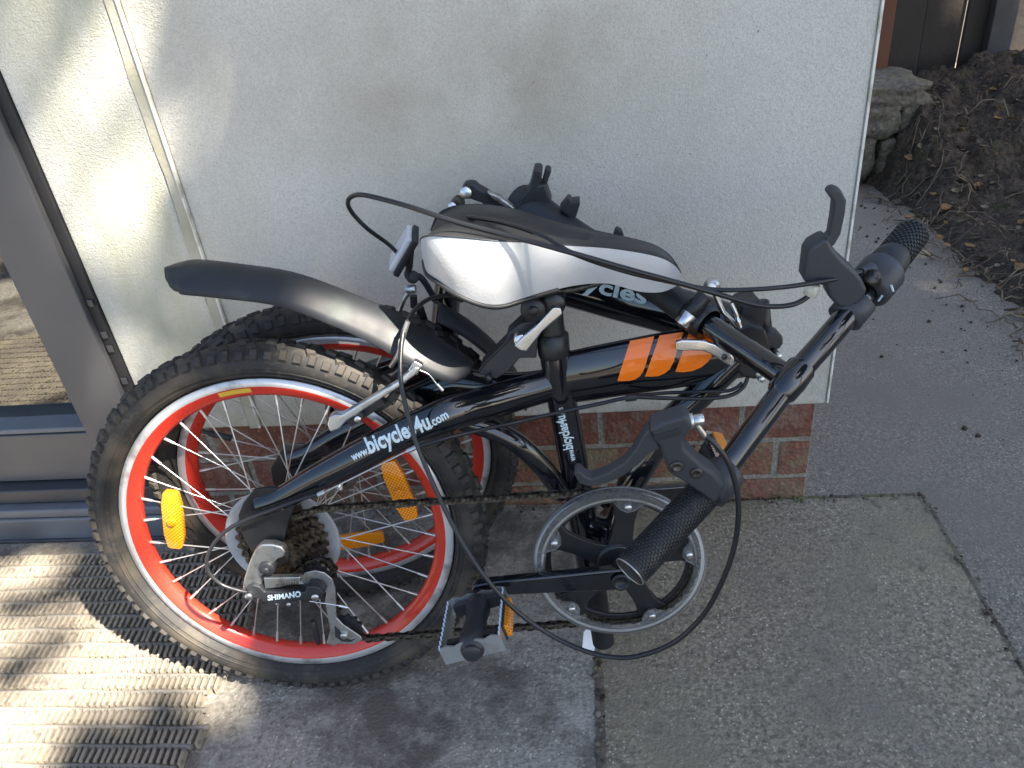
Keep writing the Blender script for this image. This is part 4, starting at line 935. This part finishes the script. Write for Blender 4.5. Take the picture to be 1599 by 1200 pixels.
# bar
E1, E2 = LW(1428, 362, .82), LW(984, 893, .50)
bar_pts = [E2, LW(1118, 748, .582), LW(1180, 668, .615), post_top, LW(1290, 532, .675), LW(1335, 478, .705), E1]
mb = MB(); sp = spline(bar_pts, 8); mb.tube(sp[:-4], .0118, 18); bar = part(mb, 'handlebar', 'black_paint', label='straight handlebar with grips and levers')
mb = MB(); ax_b = (LW(1290, 532, .675) - LW(1180, 668, .615)).normalized(); mb.lathe([(.0122, -.02), (.0145, -.016), (.0155, 0), (.0145, .016), (.0122, .02)], post_top, ax_b, 18); mb.build('bar_joint', 'black_paint', bar)
def grip(name, a, b, prof, seg=24, m_='grip_rubber', parent=bar, blocks=None):
    a, b = Vector(a), Vector(b); L = (b - a).length; mb = MB(); mb.lathe([(r_, h * L) for r_, h in prof], a, b - a, seg)
    if blocks:
        ax = (b - a).normalized(); u = ax.orthogonal().normalized(); v = ax.cross(u); r0, h0, h1, nh, nA = blocks
        for i in range(nh):
            h = h0 + (h1 - h0) * (i + .5) / nh
            for k in range(nA):
                t_ = 2 * math.pi * (k + .5 * (i % 2)) / nA; e = u * math.cos(t_) + v * math.sin(t_); tt = ax.cross(e)
                mb.box(a + ax * h * L + e * r0, (.0016, 2 * math.pi * r0 / nA * .62, (h1 - h0) * L / nh * .62), (e, tt, ax))
    return mb.build(name, m_, parent)
ga = LW(1112, 757, .577); gb = E2
grip('grip', ga, gb, [(.0118, 0), (.0178, .002), (.0180, .07), (.0168, .09), (.0155, .12), (.0155, .975), (.0150, .99), (.0128, 1.0), (0, 1.0)], blocks=(.0157, .11, .965, 34, 26))
mb = MB(); mb.lathe([(.0152, -.0008), (.0160, -.0008), (.0160, .0006), (.0152, .0006)], gb, (gb - ga), 24, 0, True); mb.build('grip_ring', 'alloy_satin', bar)
gc = LW(1372, 430, .742); gd = E1
grip('grip', gc, gd, [(.0118, 0), (.0185, .002), (.0190, .25), (.0182, .36), (.0166, .40), (.0165, .90), (.0150, .97), (.010, 1.0), (0, 1.0)], blocks=(.0170, .42, .93, 13, 20))
grip('shifter', LW(1352, 456, .722), LW(1382, 420, .747), [(.012, 0), (.019, .03), (.0225, .12), (.0228, .88), (.020, 1.0), (.012, 1.02)], m_='lever_plastic')
mb = MB(); q = LW(1362, 432, .698); mb.cyl(q, LW(1366, 437, .715), .0075, 14); mb.build('shifter_screw', 'dark_steel', bar)
for (x0, y0, x1, y1) in ((1378, 462, 1372, 470), (1392, 446, 1395, 455)):
    mb = MB(); mb.tube([LW(x0, y0, .710), LW(x1, y1, .712)], .0012, 6); mb.build('shift_mark', 'decal_white', bar)
mb = MB(); mb.tube([LW(1345, 425, .705), LW(1362, 420, .715)], [.0040, .0062], 12); mb.build('cable_socket', 'lever_plastic', bar)
rl = plateW([(1256, 438), (1261, 397), (1268, 386), (1280, 379), (1294, 372), (1301, 388), (1315, 405), (1338, 426), (1348, 438), (1356, 455), (1348, 470), (1330, 482), (1310, 482), (1296, 466), (1290, 448), (1276, 446), (1258, 444)], .690, .026, 'brake_lever', 'lever_plastic', bike, .004)
rl['label'] = 'brake lever by the twist shifter, blade pointing up'
plateW([(1293, 304), (1297, 297), (1306, 294.5), (1315, 299), (1323, 314.5), (1321, 334), (1314, 367), (1304, 384), (1290, 392), (1272, 392), (1276, 381), (1296, 370), (1301, 342), (1303.5, 318), (1298, 310)], .693, .015, 'lever_blade', 'lever_plastic', rl, .0035)
mb = MB(); mb.cyl(LW(1271, 444, .70), LW(1265, 461, .70), .0068, 14); mb.build('barrel_adjuster', 'bead_white', rl)
mb = MB(); mb.lathe([(.0122, -.013), (.0175, -.012), (.0178, .012), (.0122, .013)], LW(1330, 484, .703), ax_b, 20); mb.build('lever_clamp', 'lever_plastic', rl)
ll = plateW([(1013, 672), (1031, 662), (1073, 650), (1084, 667), (1069, 688), (1072, 704), (1097, 728), (1116, 741), (1134, 762), (1117, 789), (1092, 771), (1071, 756), (1047, 742), (1040, 728), (1031, 701)], .548, .022, 'brake_lever', 'lever_plastic', bike, .004)
ll['label'] = 'brake lever in front of the chainset, blade pointing left'
plateW([(897, 742), (899, 738), (906, 737), (914, 745), (924, 749), (948, 741), (977, 723), (996, 699), (1006, 680), (1015, 671), (1024, 685), (1032, 702), (1017, 707), (999, 725), (975, 744), (948, 756), (921, 761), (905, 756)], .551, .014, 'lever_blade', 'lever_plastic', ll, .0035)
mb = MB(); mb.lathe([(.0122, -.016), (.0185, -.015), (.0188, .013), (.0175, .016), (.0122, .016)], LW(1122, 752, .579), (ga - gb), 20); mb.build('lever_clamp', 'lever_plastic', ll)
for (x, y, r_) in ((1057, 728, .0060), (1088, 738, .0056)):
    q = WY(x, y, .548); mb = MB(); mb.lathe([(0, .0012), (r_ * .45, .0012), (r_ * .5, .0025), (r_ * .92, .0025), (r_, .0012), (r_, -.006)], BI @ q, BI.to_3x3() @ Vector((0, -1, 0)), 18); mb.build('lever_bolt', 'dark_steel', ll)
mb = MB(); mb.cyl(LW(1076, 658, .558), LW(1084, 657, .558), .0068, 14); mb.cyl(LW(1084, 657, .558), LW(1100, 655, .558), .0052, 14); mb.tube([LW(1088, 664, .556), LW(1101, 681, .556)], .0027, 10); mb.build('barrel_adjuster', 'alloy', ll)
mb = MB(); mb.box(BI @ WY(1042, 680, .5475), (.024, .0010, .007), (BI.to_3x3() @ Vector((.92, 0, .32)), BI.to_3x3() @ Vector((0, 1, 0)), BI.to_3x3() @ Vector((-.32, 0, .92)))); mb.build('lever_badge', 'black_plastic', ll, .0004)
mb = MB(); sp = [LW(1064 + i * 2, 703 - i * .6 + (1 if i % 2 else -1), .585) for i in range(12)]; mb.tube(sp, .0016, 6); mb.build('lever_spring', 'dark_steel', ll)
# ---- hinge where the frame folds
mb = MB(); mb.prism([P(x, y, -.016) for x, y in ((1150, 516), (1172, 506), (1196, 516), (1205, 540), (1200, 572), (1182, 594), (1160, 590), (1146, 570))], (0, .05, 0)); hg = part(mb, 'hinge', 'satin_black', bevel=.003)
mb = MB(); mb.prism([P(x, y, .020) for x, y in ((1152, 500), (1160, 478), (1190, 470), (1197, 490), (1192, 520), (1170, 535))], (0, .05, 0)); mb.build('hinge_plate', 'satin_black', hg, .003)
mb = MB(); mb.prism([P(x, y, .0) for x, y in ((1192, 530), (1196, 522), (1212, 521), (1224, 526), (1224, 538), (1218, 547), (1204, 546), (1196, 540))], (0, .03, 0)); mb.build('hinge_stop', 'black_plastic', hg, .003)
mb = MB(); mb.cyl(P(1190, 470, .03), P(1198, 545, .03), .008, 12); mb.build('hinge_pin', 'satin_black', hg)
for (x, y) in ((1186, 586), (1190, 594), (1217, 558)):
    mb = MB(); q = P(x, y, -.018); mb.cyl(q, q + Vector((0, .03, 0)), .0036, 10); mb.build('hinge_bolt', 'alloy', hg)
mb = MB(); sp = spline([P(1143, 474, -.01), P(1150, 490, -.012), P(1154, 507, -.012), P(1159, 518, -.012)], 5); mb.tube(sp, [.002] * 8 + [.0032] * 8, 8); mb.build('latch_rod', 'alloy', hg)
LV = [((1056, 541), .0048), ((1066, 540.5), .0062), ((1080, 540), .0058), ((1100, 541), .0060), ((1118, 548), .0068), ((1133, 558), .0075), ((1142, 563), .0070), ((1147, 566), .004)]
mb = MB(); top_, bot_ = [], []
for (p, r_) in LV: q = P(*p, -.042); top_.append(q + Vector((0, 0, r_))); bot_.append(q - Vector((0, 0, r_)))
mb.prism(top_ + bot_[::-1], (0, .006, 0)); ho = part(mb, 'hinge_lever', 'alloy', bevel=.0018)
mb = MB(); q = P(1132, 558, -.043); mb.cyl(q, q + Vector((0, .035, 0)), .0035, 10); mb.build('lever_pin', 'dark_steel', ho)
# ---- cables
def cable(pts, r_=.0025, name='cable', m_='cable_black', label=None):
    mb = MB(); sp = spline(pts, 8); mb.tube(sp, r_, 9); return part(mb, name, m_, label=label)
cable([LW(1345, 425, .704), LW(1300, 437, .69), LW(1230, 448, .675), (LW(1160, 453, .675)), LW(1110, 452, .68), LW(1060, 443, .68), LW(980, 425, .675), LW(900, 398, .67), LW(850, 370, .685), LW(800, 352, .72), LW(760, 343, .76), LW(722, 340, .80), LW(705, 352, .86)], .0023)
cable([LW(1266, 459, .70), LW(1256, 468, .695), LW(1238, 476, .69), LW(1210, 479, .685), LW(1175, 475, .68), LW(1120, 459, .675), LW(1060, 442, .67), LW(980, 420, .665), LW(900, 397, .665), LW(820, 375, .68), LW(720, 349, .70), (LW(640, 323, .725)), LW(580, 307, .75), LW(556, 305, .765), LW(544, 314, .78), LW(550, 332, .80), LW(575, 358, .84), LW(612, 386, .872), LW(640, 420, .90)], .0026, label='brake cable looping left past the white reflector')
cable([LW(1098, 677, .557), LW(1118, 695, .553), LW(1140, 728, .55), LW(1153, 780, .545), LW(1150, 840, .54), LW(1132, 900, .535), LW(1098, 962, .535), LW(1050, 1005, .535), LW(990, 1026, .54), LW(935, 1023, .545), LW(875, 1000, .555), LW(820, 965, .56), LW(775, 922, .565), LW(735, 868, .58), LW(700, 805, .60), LW(670, 740, .62), LW(645, 675, .64), LW(628, 605, .665), LW(626, 560, .685), LW(630, 520, .705), LW(637, 503, .72), LW(650, 482, .76), LW(672, 467, .80), LW(700, 462, .84), LW(722, 470, .87)], .0026, label='long brake cable hanging in a loop below the chainset')
cable([P(505, 770, -.078), P(470, 780, -.080), P(430, 795, -.083), P(385, 812, -.086), P(350, 832, -.088), P(327, 862, -.089), P(325, 890, -.089), P(345, 912, -.088), P(372, 922, -.087), P(386, 925, -.086)], .0023)
cable([P(640, 702, -.070), P(700, 684, -.066), P(745, 673, -.055), P(800, 661, -.035), P(870, 645, -.030), P(940, 630, -.028), P(985, 621, -.028), P(1040, 622, -.028), P(1100, 623, -.028), P(1140, 618, -.025), P(1160, 606, -.022), P(1168, 590, -.02)], .0023)
cable([P(985, 619, -.02), P(1040, 614, -.01), P(1095, 612, -.02), P(1140, 610, -.02), P(1160, 598, -.02)], .0021)
mb = MB(); mb.tube([P(503, 771, -.078), P(640, 703, -.071)], .0009, 6); part(mb, 'inner_wire', 'spoke_steel')
mb = MB(); mb.tube([P(636, 705, -.071), P(652, 698, -.070)], .0030, 8); mb.tube([P(498, 773, -.078), P(509, 768, -.078)], .0036, 8); part(mb, 'cable_stop', 'alloy_satin')
mb = MB(); mb.tube([P(977, 622, -.028), P(994, 620, -.028)], .0045, 8); part(mb, 'cable_clip', 'black_plastic')

mb = MB(); jr = random.Random(11)
for k in range(520):
    w_ = jr.random(); r_ = jr.choice([jr.uniform(.0008, .002), jr.uniform(.0015, .0045)])
    if w_ < .4: c_ = (-.0215 + jr.gauss(0, .004), jr.uniform(.2, .98))
    elif w_ < .62: c_ = (.5148 + jr.gauss(0, .004), jr.uniform(.35, 1.02))
    else: c_ = (jr.uniform(-.5, .52), 1.018 - abs(jr.gauss(0, .010)))
    mb.lathe([(0, -r_ * .4), (r_ * jr.uniform(.8, 1.4), 0), (r_ * .7, r_ * .5), (0, r_ * .7)], (*c_, .0015), (jr.uniform(-.3, .3), jr.uniform(-.3, .3), 1), 5, jr.choice([0, 0, 1]))
tag(mb.build('joint_grit', ['old_stone', 'soil'], recalc=False), 'crumbs of grit and moss gathered along the slab joints', 'grit', kind='stuff')

# ------------------------------------------------------------------ small things on the ground
mb = MB(); leaf_mesh(mb, (0, 0, .006), .02, .4, .2); o = mb.build('fallen_leaf', 'dry_leaf'); o.location = GZ(577, 1058); tag(o, 'small tan dry leaf on concrete by the knobbly tyre', 'leaf')
mb = MB(); mb.prism([(-.009, 0, .002), (.009, 0, .0), (.0105, .002, .02), (.006, .004, .032), (0, .004, .036), (-.006, .004, .03)], (0, .0008, 0)); o = mb.build('paper_tag', 'tag_white'); o.location = GZ(919, 1018); o.rotation_euler = (R(-12), R(8), R(15)); tag(o, 'small white paper tag standing at the seat post foot', 'tag')
for (x, y, s, r_) in ((1190, 771, .024, .3), (1210, 774, .020, 1.2), (1170, 774, .018, 2.2)):
    mb = MB(); leaf_mesh(mb, (0, 0, .005), s, r_, .3); o = mb.build('fallen_leaf', 'dry_leaf'); o.location = GZ(x, y); tag(o, 'curled brown dry leaf at the foot of the brick plinth', 'leaf', 'dry leaves along the brick plinth')

# ------------------------------------------------------------------ unseen tree added for shade (behind the viewer, right), crown shaped to dapple light
SA = SUN.orthogonal().normalized(); SB = SUN.cross(SA)
def ab(p): p = Vector(p); return (p.dot(SA), p.dot(SB))
GAPS = []  # holes cut in the added crown so sun lands on chosen spots
def gap(p, r_): GAPS.append((*ab(p), r_))
for (x, y, r_) in ((60, 1010, .075), (20, 960, .06), (150, 1030, .06), (210, 1050, .055), (270, 1060, .045), (120, 960, .05), (40, 1110, .075), (120, 1110, .06), (200, 1100, .05), (20, 1180, .08), (300, 1070, .026), (90, 1170, .06), (60, 895, .02), (262, 1112, .022), (150, 1180, .03), (-60, 1060, .12), (-150, 980, .12), (-60, 1180, .12), (318, 1120, .018), (95, 1060, .05)): gap(GZ(x, y), r_)
for (x, y, r_) in ((205, 800, .035), (225, 860, .035), (255, 905, .035), (295, 940, .03), (330, 962, .022), (275, 760, .012), (272, 850, .014), (215, 740, .02)): gap(BM @ P(x, y, -.02), r_)
for (x, y, d, r_) in ((520, 560, 0, .013), (560, 575, 0, .012), (585, 590, 0, .010), (505, 488, -.015, .006), (580, 500, -.01, .006), (655, 535, -.02, .005), (690, 392, -.085, .030), (725, 390, -.085, .034), (765, 390, -.08, .034), (735, 415, -.085, .02)): gap(BM @ P(x, y, d), r_)
THIN = []; DARK = []
for (x, y, r_) in ((35, 945, .030), (100, 918, .028), (150, 915, .02), (95, 1012, .022), (15, 1055, .025), (270, 1098, .022), (240, 1130, .022), (160, 1150, .03), (225, 1175, .04), (300, 1150, .03), (120, 1200, .03)): DARK.append((*ab(GZ(x, y)), r_))
DARK.append((*ab(BM @ P(215, 865, -.02)), .010)); DARK.append((*ab(BM @ P(283, 925, -.02)), .008))
for (x, y, r_, k_) in ((60, 60, .11, .42), (100, 180, .09, .40), (150, 300, .09, .40), (190, 420, .09, .36), (225, 540, .07, .36), (330, 120, .09, .62), (380, 30, .08, .6), (620, 20, .07, .75), (300, 300, .08, .65)): THIN.append((*ab(WY(x, y, 1.01)), r_, k_))
for (x, y, r_) in ((-1.55, .45, .30), (-1.3, .15, .22), (-1.9, .2, .3), (-1.15, .45, .1), (-1.6, -.1, .25)): gap((x, y, 0), r_)
tree = empty('added_shade_tree', (4.6, -2.4, -.03)); tag(tree, 'unseen leafy tree added to shade the bicycle, crown shaped for sun patches', 'tree')
TO = Vector(tree.location)
mb = MB(); crown_c = Vector((.25, 1.0, .3)) + SUN * 7.2
mb.tube(spline([(4.6, -2.4, -.03), (4.55, -2.35, 1.2), (4.45, -2.3, 2.6), (4.4, -2.35, 3.9)], 5), [.17 - .005 * i for i in range(16)], 12)
for v in mb.v: v -= TO
mb.build('trunk', 'bark', tree)
mb = MB()
for k in range(9):
    a = k * .7; e = crown_c + Vector((math.cos(a) * 1.6, math.sin(a) * 1.6, random.uniform(-.4, .9))); s = Vector((4.4, -2.35, 3.7))
    mb.tube(spline([s, s.lerp(e, .35) + Vector((0, 0, .25)), e], 6), [.07 - .005 * i for i in range(13)], 6)
for v in mb.v: v -= TO
lm = mb.build('limbs', 'bark', tree)
rnd = random.Random(5); mb = MB(); ca, cb = ab(crown_c); kept = 0
FR = 2.75
CELL = .064; cells = []
for lay in range(12):
    for i in range(-44, 45):
        for j in range(-44, 45):
            cells.append((lay, (i + rnd.uniform(-.5, .5) + .37 * lay) * CELL, (j + rnd.uniform(-.5, .5) + .61 * lay) * CELL))
for (lay, da, db) in cells:
    a = ca + da; b = cb + db; rr2 = math.hypot(da, db) / FR
    if rr2 > 1 or (rr2 > .8 and noise.noise(Vector((a * 3, b * 3, 0))) < 0): continue
    th = rnd.random() * 6.283; t_ = rnd.uniform(-1, 1) * math.sqrt(max(.05, 1 - rr2 * rr2)); sz = rnd.uniform(.065, .105)
    skip = False
    for (ga_, gb_, gr) in GAPS:
        if (a - ga_) ** 2 + (b - gb_) ** 2 < (gr + sz * .42) ** 2: skip = True; break
    if skip and any((a - x_) ** 2 + (b - y_) ** 2 < r_ * r_ for (x_, y_, r_) in DARK): skip = False
    for (ga_, gb_, gr, k_) in THIN:
        if (a - ga_) ** 2 + (b - gb_) ** 2 < gr * gr and rnd.random() > k_ * 1.22: skip = True; break
    if skip: continue
    p = SA * a + SB * b + SUN * (crown_c.dot(SUN) + t_) - TO
    e1 = (SA * math.cos(th * 7) + SB * math.sin(th * 7) + SUN * rnd.uniform(-.6, .6)).normalized(); e2 = (SUN.cross(e1) + SUN * rnd.uniform(-.5, .5)).normalized()
    mb.add([p - e1 * sz * .5, p - e1 * sz * .1 + e2 * sz * .34, p + e1 * sz * .5, p - e1 * sz * .1 - e2 * sz * .34], [(0, 1, 2, 3)], 0, False); kept += 1
print('leaves', kept)
mb.build('crown', 'green_leaf', tree, recalc=False)
